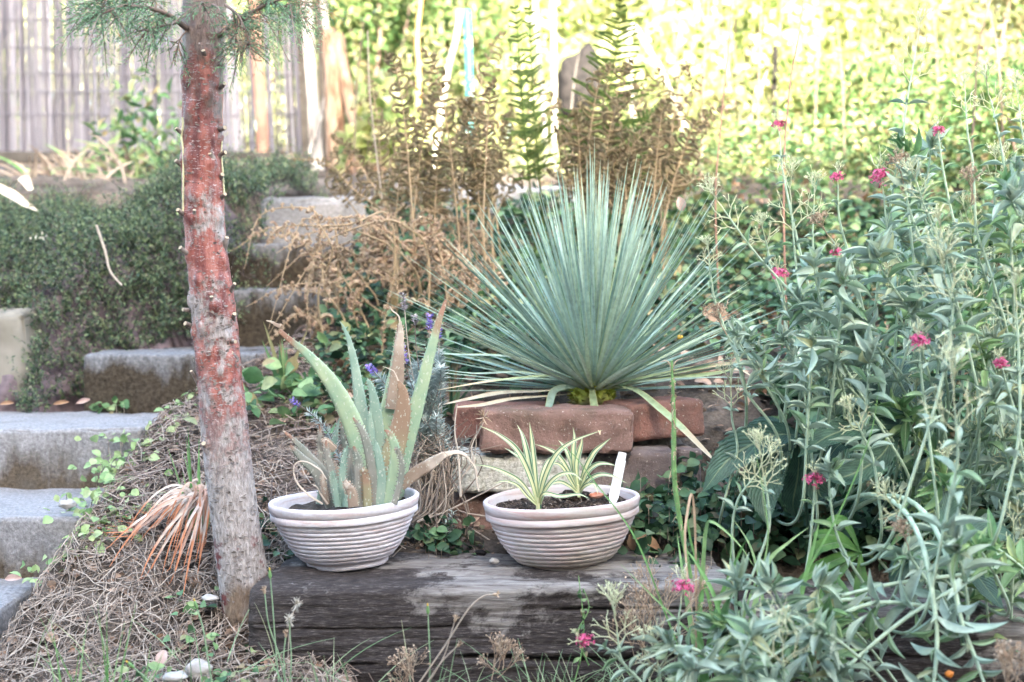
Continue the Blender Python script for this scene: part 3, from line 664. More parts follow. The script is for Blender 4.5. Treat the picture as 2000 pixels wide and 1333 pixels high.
# damp orange patches of clay inside the right bowl
# ------------------------------------------------------------------ the conifer at left
def conifer():
    D = 2.72
    rows = [(-420, 372, 470, ), (-200, 366, 450), (0, 358, 441), (75, 358, 438), (150, 357, 434), (225, 356, 433), (300, 355, 432), (375, 357, 436), (450, 362, 440), (525, 368, 449), (600, 372, 460), (675, 378, 468), (750, 385, 475), (825, 391, 484), (900, 399, 491), (1000, 411, 504), (1060, 418, 513), (1120, 424, 522), (1200, 434, 532), (1290, 443, 546), (1340, 436, 556)]
    rows = rows[::-1]
    pts = np.array([P((a+b)/2, y, D) for y, a, b in rows]); R = np.array([(b-a)/2*D/F for y, a, b in rows])
    n = 330; path = spline(pts, n); rad = np.interp(np.linspace(0, 1, n), np.linspace(0, 1, len(R)), R)
    base = P(495, 1300, D)
    root = thing('conifer_tree', base, 'leaning conifer with peeling red bark, sawn branch stubs and green sprays on top', 'tree')
    k = 96; a = np.linspace(0, 2*np.pi, k, endpoint=False)
    V = np.zeros((n, k, 3)); V[..., 0] = path[:, 0, None]+rad[:, None]*np.cos(a); V[..., 1] = path[:, 1, None]+rad[:, None]*np.sin(a); V[..., 2] = path[:, 2, None]
    N = np.zeros_like(V); N[..., 0] = np.cos(a); N[..., 1] = np.sin(a)
    d = vnoise(V, (4, 4, 3), 3, 2)*.0028+vnoise(V, (30, 30, 60), 4, 5)*.0010+vnoise(V, (90, 90, 40), 3, 8)*.0007
    # knots (photo px, py) on the near side
    knots = [(411, 112), (366, 150), (378, 222), (432, 270), (415, 268), (377, 310), (421, 322), (388, 385), (375, 425), (391, 425), (432, 425), (372, 497), (441, 505), (395, 548), (425, 595), (432, 600), (380, 650), (450, 655), (395, 700), (425, 765), (440, 720), (376, 590), (402, 640), (456, 700), (408, 868), (414, 188), (362, 320)]
    kc = []
    for (kx, ky) in knots:
        c = P(kx, ky, D); i = np.argmin(np.abs(path[:, 2]-c[2])); dx = np.clip((c[0]-path[i, 0])/rad[i], -.98, .98)
        ang = -math.acos(dx); p = path[i]+rad[i]*np.array([math.cos(ang), math.sin(ang), 0]); kc.append((p, ang, i))
        q = np.linalg.norm((V-p)*np.array([1, 1, .75]), axis=-1)
        s = .008+.005*rng.random()
        d += .0058*np.exp(-(q/s)**2)-.0010*np.exp(-((q-s*1.9)/(.004))**2)+.001*np.cos(q*900)*np.exp(-(q/(s*1.6))**2)
    V = V+N*d[..., None]
    m = MB(); m.grid(V[:, ::-1], wrap=True); m.build('trunk', M['bark'], root)
    # curled flakes of grey bark lying round the knots and over the lower trunk
    fk = MB()
    for q in range(900):
        if q < 420:
            p0, an0, i0 = kc[q % len(kc)]; an = an0+rng.normal()*.32; i = int(np.clip(i0+rng.normal()*7, 2, n-3))
        else:
            i = int(n*(.12+.42*rng.random()**1.3)); an = rng.uniform(-math.pi, 0)
        nn_ = np.array([math.cos(an), math.sin(an), 0]); o = path[i]+(rad[i]+.0012+.0015*rng.random())*nn_; tt_ = np.array([-math.sin(an), math.cos(an), .35*rng.normal()])
        fk.leaves(o[None], (tt_*rng.choice([-1, 1]))[None], (nn_+rng.normal(size=3)*.35)[None], rng.uniform(.003, .010), rng.uniform(.002, .0045), ROUND)
    tag(fk.build('bark_flakes', M['stub'], root), kind='stuff')
    # sawn stubs
    long_ = {3: .018, 7: .010, 12: .014, 14: .010, 16: .008, 25: .006}
    st = [(436, 132, 446, 128), (437, 175, 449, 170), (431, 257, 445, 255), (436, 308, 449, 303), (440, 352, 447, 345), (441, 388, 450, 382), (446, 485, 452, 470), (455, 570, 465, 557), (461, 625, 466, 615), (372, 607, 361, 605), (384, 748, 376, 728), (362, 270, 352, 258), (465, 700, 462, 692), (360, 330, 350, 320), (366, 425, 357, 415), (374, 497, 362, 487), (423, 320, 421, 307), (388, 428, 389, 415), (424, 600, 424, 585), (404, 875, 404, 865), (460, 665, 468, 665), (412, 120, 409, 110), (372, 640, 362, 634)]
    for (x0, y0, x1, y1) in st:
        c = P(x0, y0, D); i = np.argmin(np.abs(path[:, 2]-c[2])); dx = np.clip((c[0]-path[i, 0])/rad[i], -.97, .97); ang = -math.acos(dx)
        p = path[i]+rad[i]*.92*np.array([math.cos(ang), math.sin(ang), 0])
        v = np.array([(x1-x0)*D/F, -.006-.012*rng.random(), -(y1-y0)*D/F]); q = p+v*1.25
        m = MB(); r0 = .0032+.0018*rng.random()
        m.tube(np.array([p-v*.6, p, p+v*.6+rng.normal(size=3)*.0008, q]), [r0*1.5, r0*1.25, r0, r0*.92], 9, mat=0)
        m.tube(np.array([q, q+nrm(v)*.0006]), [r0*.9, r0*.8], 9, mat=1)
        m.build('branch_stub', [M['stub'], M['cut']], root)
    # sap runs
    for (pts_, w) in (([(366, 232), (367, 250), (364, 270), (367, 292), (368, 330), (368, 365), (367, 400), (368, 425)], .0018), ([(432, 262), (431, 300), (434, 345), (436, 380)], .0015)):
        pp = []
        for (x, y) in pts_:
            c = P(x, y, D); i = np.argmin(np.abs(path[:, 2]-c[2])); dx = np.clip((c[0]-path[i, 0])/rad[i], -.98, .98); ang = -math.acos(dx)
            pp.append(path[i]+(rad[i]+.004)*np.array([math.cos(ang), math.sin(ang), 0]))
        sp = spline(pp, 60); m = MB(); m.tube(sp, w*(.7+.7*rng.random(60)), 6); m.build('resin_run', M['sap'], root)
    # branches and hanging sprays (they leave the trunk near the top of the picture)
    def branch(pts3, r0, nspray, size, dry=.06):
        pp = spline(pts3, 24)
        m = MB(); m.tube(pp, [r0, r0*.3], 7); br = m.build('branch', M['twig'], root)
        f = MB(); tw = MB(); fd = MB()
        for j in range(nspray):
            t = rng.uniform(.15, 1)**.8; i = int(t*23); o = pp[i]
            dv = nrm(rng.normal(size=3)*np.array([1, .8, .5])+nrm(pp[-1]-pp[0])*.9+np.array([0, 0, -.45+.3*rng.normal()]))
            L = size*rng.uniform(.5, 1.15)
            c = np.array([o+dv*L*u+np.array([0, 0, -.30*L*u*u]) for u in np.linspace(0, 1, 9)])
            tgt = fd if rng.random() < dry else f
            tw.tube(c, [.0011, .0005], 4, cap=False)
            # secondary sprigs in a plane, each clothed in scale leaves
            pl = nrm(np.cross(dv, rng.normal(size=3)))
            k2 = int(16*L/.1); 
            for q in range(k2):
                u = (q+.6)/k2; b = c[0]*0+np.array([np.interp(u, np.linspace(0, 1, 9), c[:, a_]) for a_ in range(3)])
                sd = 1 if q % 2 else -1
                d2 = nrm(dv*.85+pl*sd*.8+rng.normal(size=3)*.12+np.array([0, 0, -.12]))
                l2 = L*.42*(1-u*.55)*rng.uniform(.7, 1.2); ns = max(3, int(l2/.0042))
                uu = np.linspace(0, 1, ns)[:, None]; side = np.where(np.arange(ns) % 2, 1, -1)[:, None]
                pos = b+d2*l2*uu+np.array([0, 0, -1])*l2*.15*uu**2
                tgt.leaves(pos, d2+nrm(np.cross(d2, pl+.1))*side*.25+pl*side*.4+rng.normal(size=(ns, 3))*.12, rdir(ns), .0085, .0019, NEEDLE)
        f.build('foliage', M['conifer'], br)
        if fd.v: fd.build('dry_foliage', M['conifer_dry'], br)
        tw.build('twigs', M['twig'], br)
    def W(*a): return [P(x, y, d) for x, y, d in a]
    branch(W((370, 60, 2.70), (320, 25, 2.62), (250, 12, 2.56), (190, 30, 2.52)), .006, 34, .085)
    branch(W((365, -20, 2.72), (300, -25, 2.76), (230, -10, 2.8), (170, 10, 2.82)), .006, 34, .085)
    branch(W((372, 20, 2.68), (340, 45, 2.60), (310, 52, 2.55), (285, 60, 2.52)), .004, 22, .07)
    branch(W((370, 55, 2.70), (350, 80, 2.66), (352, 110, 2.64)), .002, 9, .045, .2)
    branch(W((430, 70, 2.70), (470, 40, 2.64), (520, 10, 2.6), (580, -10, 2.58)), .006, 30, .09)
    branch(W((436, 60, 2.68), (462, 80, 2.62), (478, 90, 2.58), (486, 85, 2.56)), .004, 22, .062, .1)
    branch(W((430, -30, 2.74), (490, -20, 2.78), (540, 10, 2.8), (590, 10, 2.84)), .006, 26, .08)
    branch(W((440, 10, 2.66), (465, 30, 2.58), (480, 60, 2.54)), .003, 14, .06, .5)
    branch(W((400, 20, 2.66), (395, 5, 2.58), (388, 15, 2.53)), .003, 8, .045)
    branch(W((415, 10, 2.66), (425, 15, 2.6), (432, 30, 2.55)), .003, 6, .04)

    # upper branches and crown above the picture
    for j in range(16):
        a_ = rng.uniform(0, 2*np.pi); z = rng.uniform(.35, 2.4); c = np.array([path[-1, 0], D, path[-1, 2]+z-.3]); L = rng.uniform(.5, 1.0)*(1-z/4)
        e = c+np.array([math.cos(a_)*L, math.sin(a_)*L, -.1])
        branch([c, (c+e)/2+np.array([0, 0, .05]), e], .010, 14, .16)
    up = np.array([path[-1], path[-1]+np.array([.0, .05, 1.0]), path[-1]+np.array([.05, .0, 2.3])])
    m = MB(); m.tube(spline(up, 20), [rad[-1], .01], 20); m.build('upper_trunk', M['bark'], root)
conifer()
# ------------------------------------------------------------------ aloe in the left bowl
def px_path(pts, d0, d1=None):
    d1 = d0 if d1 is None else d1
    n = len(pts); return [P(x, y, d0+(d1-d0)*i/(n-1)) for i, (x, y) in enumerate(pts)]
def aloe_plant():
    D = 2.80
    base = P(712, 985, D)
    root = thing('aloe_plant', base, 'big aloe with spotted green leaves and brown dried tips, in the left bowl', 'plant')
    def leaf(pts, w, mat, d0=D, d1=None, th=.35, teeth=True, up=(0, -1, .2), hollow=.5, lab=None):
        p = spline(px_path(pts, d0, d1), 40); p = p+np.linspace(0, 1, 40)[:, None]*np.cumsum(rng.normal(size=(40, 3)), 0)*.0004; wm = [q*.43*D/F for q in w]
        m = MB(); m.fleshy(p, wm, up, th, 0, 14, hollow)
        if teeth:
            t, s, nn = frames(p, up); ww = np.interp(np.linspace(0, 1, 40), np.linspace(0, 1, len(wm)), wm)
            ii = np.arange(3, 36, 2); o = []; dd = []
            for i in ii:
                for sg in (-1, 1): o.append(p[i]+s[i]*sg*ww[i]*.97); dd.append(s[i]*sg+t[i]*.5)
            m.leaves(np.array(o), np.array(dd), np.tile(nn[0], (len(o), 1)), .0042, .003, NEEDLE)
        o_ = m.build('leaf', M[mat], root)
        if lab: o_['label'] = lab
    leaf([(728, 985), (712, 900), (684, 815), (650, 748), (612, 698), (575, 662), (548, 638)], [56, 52, 46, 40, 30, 19, 13, 10], 'aloe', 2.79, 2.74, lab='longest leaf, bent to the left with a brown dried tip')
    leaf([(548, 638), (538, 634), (532, 629), (522, 627)], [10, 7, 5, 2], 'aloedead', 2.74, 2.738, th=.2, teeth=False)
    leaf([(720, 985), (712, 880), (703, 790), (692, 715), (678, 660), (661, 628)], [46, 40, 32, 24, 17, 9, 1], 'aloeb', 2.84, 2.86)
    leaf([(742, 985), (738, 880), (733, 800), (722, 750), (714, 738)], [44, 36, 26, 12, 1], 'aloeb', 2.82, 2.82)
    leaf([(726, 985), (727, 900), (726, 830), (724, 790)], [26, 22, 14, 1], 'aloeb', 2.81, 2.81)
    leaf([(745, 985), (752, 880), (764, 790), (776, 720), (782, 660), (782, 628)], [58, 54, 44, 34, 20, 5], 'aloe', 2.85, 2.85, lab='tall upright leaf with its upper half dried brown')
    leaf([(766, 800), (776, 730), (781, 665), (781, 626)], [34, 32, 19, 5], 'aloedead', 2.838, 2.838, th=.25, teeth=True)
    leaf([(781, 628), (779, 617), (772, 609), (768, 602)], [4, 3, 3, 1], 'aloewhite', 2.84, 2.838, th=.5, teeth=False)
    leaf([(748, 975), (762, 905), (778, 850), (788, 800), (786, 760), (778, 742)], [52, 54, 46, 36, 22, 5], 'aloebrown', 2.80, 2.79, th=.3, lab='broad short leaf, brown and withered with a dark gash')
    leaf([(778, 745), (772, 730), (764, 722), (748, 716)], [3, 2.5, 2, 1], 'aloewhite', 2.79, 2.785, th=.6, teeth=False)
    leaf([(765, 985), (785, 890), (812, 800), (838, 700), (858, 630), (873, 587)], [50, 46, 36, 25, 16, 7], 'aloe', 2.87, 2.90, lab='long straight leaf leaning right, brown at the very tip')
    leaf([(783, 950), (812, 925), (842, 905), (870, 888)], [24, 30, 28, 14], 'aloedead', 2.82, 2.80, teeth=False, hollow=.9)
    leaf([(868, 889), (888, 884), (905, 888), (918, 900), (930, 920), (932, 945), (938, 962)], [13, 9, 8, 5, 3, 3, 2, 4], 'aloewhite', 2.80, 2.79, th=.3, teeth=False)
    # small pups around the base: list (points, width, material, depth)
    for pts, w, mat, d in [
        ([(652, 985), (632, 930), (598, 885), (552, 843)], 26, 'aloegrey', 2.77), ([(648, 990), (620, 925), (590, 895), (566, 872)], 28, 'aloegrey', 2.75),
        ([(662, 985), (650, 930), (640, 890), (639, 862)], 20, 'aloegrey', 2.73), ([(632, 985), (626, 900), (624, 860), (622, 828)], 14, 'aloegrey', 2.79),
        ([(672, 990), (668, 940), (670, 900), (676, 872)], 18, 'aloeb', 2.72), ([(660, 990), (655, 955), (653, 935), (652, 920)], 14, 'aloeb', 2.71),
        ([(700, 990), (702, 940), (699, 900), (692, 872)], 26, 'aloegrey', 2.715), ([(718, 990), (716, 950), (712, 925), (709, 912)], 20, 'aloebrown', 2.71),
        ([(728, 990), (728, 930), (718, 870), (708, 840), (694, 818)], 24, 'aloegrey', 2.72), ([(690, 990), (686, 965), (680, 950), (675, 938)], 24, 'aloedead', 2.70),
        ([(740, 990), (745, 940), (738, 890), (730, 858)], 24, 'aloeb', 2.72), ([(757, 990), (768, 930), (772, 880), (764, 850), (753, 838)], 27, 'aloe', 2.72),
        ([(770, 985), (782, 940), (784, 905), (776, 880), (769, 875)], 14, 'aloegrey', 2.70), ([(668, 975), (654, 930), (645, 905), (648, 896)], 30, 'aloedead', 2.78),
        ([(684, 985), (680, 930), (684, 890), (692, 876)], 16, 'aloegrey', 2.75), ([(640, 985), (634, 960), (630, 940), (628, 925)], 12, 'aloedead', 2.74),
        ([(676, 990), (680, 970), (682, 955), (681, 945)], 14, 'aloeb', 2.70), ([(654, 880), (644, 870), (634, 862), (628, 862)], 15, 'aloedead', 2.78),
        ([(624, 985), (640, 900), (650, 860), (655, 820)], 18, 'aloeb', 2.84), ([(700, 985), (690, 900), (672, 860), (668, 810)], 18, 'aloegrey', 2.86)]:
        leaf(pts, [w, w*.95, w*.8, w*.55, w*.15], mat, d, d-.01, th=.42)
    for pts in ([(630, 985), (600, 965), (578, 940), (572, 915), (580, 902), (598, 902), (620, 915), (636, 935)], [(640, 985), (626, 965), (618, 950), (608, 945)]):
        leaf(pts, [5, 4, 3.5, 3, 3, 3, 3, 2], 'aloewhite', 2.73, 2.70, th=.5, teeth=False)
aloe_plant()

# ------------------------------------------------------------------ two striped plants and the label in the right bowl
def striped(base_px, d, leaves, label):
    root = thing('striped_plant', P(base_px[0], base_px[1], d), label, 'plant')
    for pts, w, dd in leaves:
        p = spline(px_path([base_px]+pts, d, d+dd), 26); wm = np.array([.55, .8, 1, 1, .85, .6, .3, .03])*w*.37*d/F
        c = P(base_px[0], base_px[1]-60, d)
        m = MB(); m.blade(p, wm, up=(.15, -1, .55), fold=.45, cols=9); m.build('leaf', M['varieg'], root)
    m = MB(); m.tube(spline([P(base_px[0], base_px[1]+6, d), P(base_px[0], base_px[1]-18, d)], 5), [.006, .004], 10); m.build('stem', M['varieg'], root)
striped((1052, 990), 2.76, [([(1020, 945), (990, 925), (955, 912), (925, 908)], 12, -.06), ([(1035, 930), (1010, 880), (975, 850), (936, 832)], 17, -.03), ([(1040, 940), (1028, 880), (1020, 850), (1010, 830)], 18, .04),
    ([(1046, 930), (1040, 870), (1037, 845), (1034, 825)], 14, .0), ([(1046, 940), (1022, 900), (1002, 885), (985, 875)], 13, .05), ([(1062, 940), (1085, 890), (1120, 862), (1178, 840)], 16, -.04),
    ([(1066, 955), (1090, 930), (1118, 925), (1140, 942)], 13, -.05), ([(1062, 965), (1095, 970), (1130, 966), (1152, 975)], 12, -.08), ([(1030, 970), (1010, 948), (985, 940), (965, 945)], 10, -.07), ([(1056, 940), (1068, 905), (1082, 895), (1100, 905)], 12, .05)],
    'larger green and cream striped plant at the left of the right bowl')
striped((1130, 965), 2.84, [([(1110, 920), (1090, 890), (1068, 876), (1045, 868)], 14, -.02), ([(1122, 915), (1120, 880), (1122, 855), (1119, 835)], 16, .02), ([(1126, 910), (1132, 880), (1136, 865), (1137, 852)], 15, .0), ([(1118, 915), (1106, 880), (1098, 868), (1090, 860)], 12, .04),
    ([(1142, 920), (1160, 885), (1178, 868), (1193, 856)], 15, -.02), ([(1146, 925), (1165, 908), (1185, 906), (1206, 911)], 14, -.05), ([(1148, 940), (1170, 928), (1195, 930), (1226, 945)], 14, -.08), ([(1142, 950), (1158, 945), (1165, 955), (1168, 966)], 11, -.06),
    ([(1112, 950), (1095, 942), (1080, 945), (1072, 955)], 12, -.06), ([(1115, 940), (1098, 912), (1082, 905), (1072, 912)], 12, -.03)],
    'smaller green and cream striped plant at the right of the right bowl, by the label')
def label_tag():
    a, b = P(1216, 884, 2.80), P(1198, 975, 2.78); ax = nrm(b-a); L = np.linalg.norm(b-a); s = nrm(np.cross(ax, [0, 1, 0])); s = s if s[0] > 0 else -s
    nn = nrm(np.cross(s, ax)); nn = nn if nn[1] < 0 else -nn
    root = thing('plant_label', b, 'narrow white plastic plant label standing in the right bowl', 'label'); w = .0095
    out = [(-.75, 0), (.75, 0), (.85, .02), (.85, .16), (1, .17), (1, .95), (.6, 1.1), (-.6, 1.1), (-1, .95), (-1, .17), (-.85, .16), (-.85, .02)]
    ring = lambda off: np.array([a+s*x*w+ax*y*L+nn*off for x, y in out])
    m = MB(); f, bk = ring(.0007), ring(-.0007); n = len(out)
    m.add(f, None, [(0, i, i+1) for i in range(1, n-1)]); m.add(bk, None, [(0, i+1, i) for i in range(1, n-1)])
    m.grid(np.stack([f, bk]), wrap=True); m.build('tag', M['tag'], root, smooth=False)
    m = MB(); r2 = random.Random(5)
    def mark(x, y, dx, dy):
        c = a+s*x*w+ax*y*L+nn*.0011
        m.add(np.array([c, c+s*dx*w, c+s*dx*w+ax*dy*L, c+ax*dy*L]), [(0, 1, 2, 3)])
    for x0, y0, y1 in ((-.42, .28, .62), (.18, .26, .95)):
        y = y0
        while y < y1:
            for q in range(3): mark(x0+r2.uniform(0, .22), y+r2.uniform(0, .012), r2.uniform(.05, .16), r2.uniform(.003, .012))
            y += r2.choice([.022, .026, .045])
    mark(.05, .1, .14, .01)
    m.build('small_print', M['ink'], root, smooth=False)
label_tag()
# damp clay patches seen inside the right bowl
def lump(name, px, py, d, w, h, mat, label, cat, seed, group=None, flat=.6, sink=.2):
    k = 20; u = np.linspace(0, np.pi, 12); t = np.linspace(0, 2*np.pi, k, endpoint=False)
    V = np.stack([np.sin(u)[:, None]*np.cos(t), np.sin(u)[:, None]*np.sin(t)*.8, np.cos(u)[:, None]*np.ones(k)*1.0], -1)
    V = V*(1+.35*vnoise(V, 1.3, 3, seed))[..., None]
    V = V*np.array([w/2, w/2, h/2])*d/F
    m = MB(); m.grid(V+P(px, py, d), wrap=True); return tag(m.build(name, M[mat]), label, cat, group)
lump('clay_lump', 1122, 968, 2.86, 60, 24, 'potsoil', 'mound of dark potting mix around the smaller striped plant', 'soil', 9)
lump('terracotta_shard', 1165, 968, 2.80, 26, 12, 'clay', 'orange terracotta shard lying on the soil of the right bowl', 'shard', 3)
lump('pebble', 940, 1080, 2.84, 22, 11, 'dstone', 'dark flat pebble on the sleeper between the bowls', 'stone', 5)
lump('pebble', 965, 1096, 2.76, 20, 12, 'stone', 'pale grey pebble on the sleeper beside the right bowl', 'stone', 6)

# ------------------------------------------------------------------ the blue-green spiky yucca
def yucca():
    D = 3.24; c = P(1158, 765, D)
    root = thing('yucca_plant', P(1158, 800, D), 'blue-green spiky yucca fanning out above the brick planter', 'plant')
    m = MB(); m.tube(np.array([c+[0, 0, -.055], c+[0, 0, -.03], c+[0, 0, -.005], c+[0, 0, .02], c+[0, 0, .035]]), [.040, .050, .050, .042, .02], 24)
    n = 260; a = rng.uniform(0, 2*np.pi, n); z = rng.uniform(-.05, .01, n); o = c+np.stack([.043*np.cos(a), .043*np.sin(a), z], -1)
    m.leaves(o, np.stack([np.cos(a), np.sin(a), .5+rng.normal(size=n)*.5], -1), rdir(n, 2), rng.uniform(.012, .022, n), .010, TINY)
    m.build('caudex', M['caudex'], root)
    specs = []
    N = 345
    for i in range(N):
        # golden-angle rosette, steeper towards the centre
        f = (i+.5)/N; th = f**.86*math.radians(89); ph = i*2.39996+rng.normal()*.1
        th += rng.normal()*.035
        L = (.475+.035*rng.normal())*(1-.10*max(0, f-.8)*5)
        d = np.array([math.sin(th)*math.cos(ph), math.sin(th)*math.sin(ph), math.cos(th)])
        if th > math.radians(78) and d[1] < -.35: continue        # none hang out over the front brick
        specs.append((f, th, ph, L, d, i))
    specs.sort(key=lambda q: -float(q[4][1] < .2)-rng.random()*.3)
    rest = MB()
    for j, (f, th, ph, L, d, i) in enumerate(specs):
        hz = np.array([d[0], d[1], 0]); sag = (.01+.05*rng.random()**2)*math.sin(th)
        o = c+hz*.030+np.array([0, 0, .022*(1-f)])
        u = np.linspace(0, 1, 12)[:, None]
        side = np.array([-math.sin(ph), math.cos(ph), 0])*rng.normal()*.012
        p = o+d*L*u+np.array([0, 0, -1])*sag*L*u**2.2+side*u**2
        w = np.array([.0066, .0058, .0056, .0054, .0048, .0039, .0029, .0017, .0003])*rng.uniform(.75, 1.1)
        upv = np.array([-d[0]*.4, -d[1]*.4, 1.])+rng.normal(size=3)*.25
        if th < .35: upv = np.array([rng.normal(), -1.2, .2])
        mb = MB() if j < 95 else rest
        mb.blade(p, w, up=upv, fold=.5, cols=5)
        if j < 95: mb.build('leaf', M['yucca'], root)
    tag(rest.build('leaves', M['yucca'], root), kind='stuff')
    # old, bent and dry lower leaves, each placed by hand
    def ex(pts, w, mat, d1, lab, up=(0, -.5, 1), d0=3.2):
        p = spline(px_path(pts, d0, d1), 26); m = MB(); m.blade(p, np.array(w)*.5*3.1/F, up=up, fold=.4, cols=5)
        o = m.build('leaf', M[mat], root); o['label'] = lab
    ex([(1130, 752), (1085, 762), (1073, 790), (1070, 806)], [10, 14, 16, 14, 10], 'yucca', 3.08, 'short leaf curling down over the front left of the planter', up=(0, -1, .6))
    ex([(1155, 752), (1160, 790), (1168, 825), (1172, 850)], [10, 15, 16, 12, 1], 'yuccayel', 2.97, 'leaf hanging straight down over the front brick', up=(0, -1, .3))
    ex([(1180, 750), (1240, 762), (1290, 800), (1330, 835), (1375, 880), (1400, 905)], [8, 14, 18, 16, 10, 1], 'yuccayel', 2.92, 'leaf bending down to the right over the bricks')
    ex([(1120, 758), (1050, 765), (980, 768), (915, 780), (845, 795)], [5, 6, 12, 16, 9, 1], 'yuccadead', 3.06, 'dry cream leaf lying low to the left')
    ex([(1115, 770), (1060, 775), (1000, 780), (940, 792), (893, 796)], [4, 6, 10, 14, 13, 6], 'yuccadead', 3.02, 'dry cream leaf lying on the back left brick')
    ex([(1190, 748), (1280, 735), (1350, 722), (1420, 712), (1480, 712)], [6, 12, 20, 16, 12, 2], 'yuccayel', 3.1, 'long yellowing leaf stretched out to the right')
    ex([(1190, 752), (1290, 742), (1400, 730), (1440, 722), (1470, 736)], [5, 12, 16, 14, 8, 1], 'yuccayel', 3.05, 'second yellowing leaf stretched out to the right')
    ex([(1180, 755), (1270, 744), (1370, 738), (1460, 738)], [4, 6, 6, 5, 1], 'yucca', 3.0, 'thin leaf stretched out low to the right')
    ex([(1125, 748), (1050, 740), (960, 743), (870, 738)], [6, 8, 8, 5, 1], 'yucca', 3.0, 'leaf held out level to the left')
    ex([(1125, 745), (1020, 728), (930, 730), (862, 722)], [6, 8, 8, 5, 1], 'yucca', 3.08, 'leaf held out level to the left, slightly raised')
    ex([(1125, 742), (1010, 700), (900, 693), (820, 690)], [6, 9, 9, 5, 1], 'yucca', 3.1, 'leaf arching out to the left')
    ex([(1110, 738), (1060, 735), (960, 745), (855, 762)], [4, 6, 8, 7, 1], 'yuccayel', 2.95, 'leaf drooping out to the left with a dry tip')
yucca()
# ------------------------------------------------------------------ ferns
def frond(name, pts, wid, mat, label, cat, group=None, npin=26, curl=0., face=(0, -1, .2), pin_len=.16, start=.12, droop=.25, bare=.0):
    """pts = 3D rachis. wid = half width at the widest place. curl>0 rolls the pinnae up (dried bracken)"""
    p = spline(pts, 60); t, s, nn = frames(p, face)
    root = thing(name, p[0], label, cat, group)
    Lr = np.sum(np.linalg.norm(np.diff(p, axis=0), axis=1))
    m = MB(); m.tube(rooted(p), [.0032, .0024, .0007], 5); st = m.build('stalk', M['fernstem'] if mat != 'ferng' else M['ferng'], root)
    lf = MB()
    for j in range(npin):
        u = start+(1-start)*(j+.5)/npin; i = min(59, int(u*59)); prof_ = min(1, ((1-u)/(1-start))**.85*1.15)*min(1, .55+(u-start)*4)
        for sg in (-1, 1):
            if rng.random() < max(bare, .06): continue
            L = wid*prof_*rng.uniform(.8, 1.15)
            if L < .004: continue
            d = nrm(s[i]*sg+t[i]*(.45+.14*rng.normal())+nn[i]*rng.normal()*(.4 if curl == 0 else .25*(1+curl*2))); k = 14
            q = np.zeros((k, 3)); q[0] = p[i]; dirn = d.copy(); down = np.array([0, 0, -1.])
            ca = curl*rng.uniform(.5, 1.5)*(1 if rng.random() < .75 else -1); cax = nrm(nn[i]*rng.choice([-1, 1])*.7+t[i]*rng.normal()*.8+s[i]*.2)
            for a in range(1, k):
                q[a] = q[a-1]+dirn*L/(k-1)
                an = ca*(.1+1.3*(a/k)**1.6)*.62
                dirn = nrm(dirn*math.cos(an)+np.cross(cax, dirn)*math.sin(an)+down*droop*.06)
            # pinnules on both sides
            n = max(6, int(L/.0040)); uu = (np.arange(n)+.5)/n; pos = np.stack([np.interp(uu*(k-1), np.arange(k), q[:, b]) for b in range(3)], -1)
            tt = nrm(np.stack([np.interp(uu*(k-1), np.arange(k), np.gradient(q[:, b])) for b in range(3)], -1))
            ref = nn[i]+rng.normal(size=3)*.25*curl; ss = nrm(np.cross(tt, ref)); n2 = np.cross(ss, tt)
            pl = np.maximum(.0045, L*pin_len*(1-.75*uu))*rng.uniform(.8, 1.1, n)
            for s2 in (-1, 1):
                lf.leaves(pos, ss*s2+tt*.35-n2*(.9*curl)*.6+rng.normal(size=(n, 3))*.08, n2+ss*s2*curl*.8, pl, .0056 if curl == 0 else .0072, TINY)
            lf.tube(q, [.0013, .0006], 3, cap=False)
    lf.build('pinnae', M[mat], root)
    return root
W = lambda *a: [P(x, y, d) for x, y, d in a]
frond('fern_frond', W((1168, 420, 4.3), (1172, 330, 4.25), (1186, 200, 4.2), (1205, 90, 4.15), (1212, -5, 4.1)), .16, 'ferng', 'green triangular fern frond standing tallest above the yucca, right of centre', 'fern', npin=25, start=.26, pin_len=.095)
frond('fern_frond', W((1040, 420, 4.3), (1032, 330, 4.25), (1020, 200, 4.2), (1012, 80, 4.15), (1000, -60, 4.1)), .075, 'ferng', 'green fern frond seen edge-on, left one of the narrow upright pair', 'fern', npin=30, start=.2, face=(1, -1.1, 0))
frond('fern_frond', W((1060, 420, 4.35), (1052, 330, 4.3), (1042, 200, 4.25), (1036, 80, 4.2), (1032, -60, 4.15)), .08, 'ferng', 'green fern frond seen edge-on, right one of the narrow upright pair', 'fern', npin=30, start=.2, face=(1, -1.0, .1))
frond('fern_frond', W((1150, 430, 4.3), (1150, 360, 4.25), (1135, 290, 4.2), (1095, 240, 4.1)), .07, 'ferng', 'small green fern frond bending left under the tall one', 'fern', npin=20, start=.2, bare=.1, pin_len=.12)
frond('fern_frond', W((1190, 430, 4.35), (1205, 340, 4.3), (1240, 260, 4.25), (1290, 200, 4.2)), .09, 'ferng', 'olive green fern frond leaning right behind the tall one', 'fern', npin=22, start=.2, bare=.15, pin_len=.12)
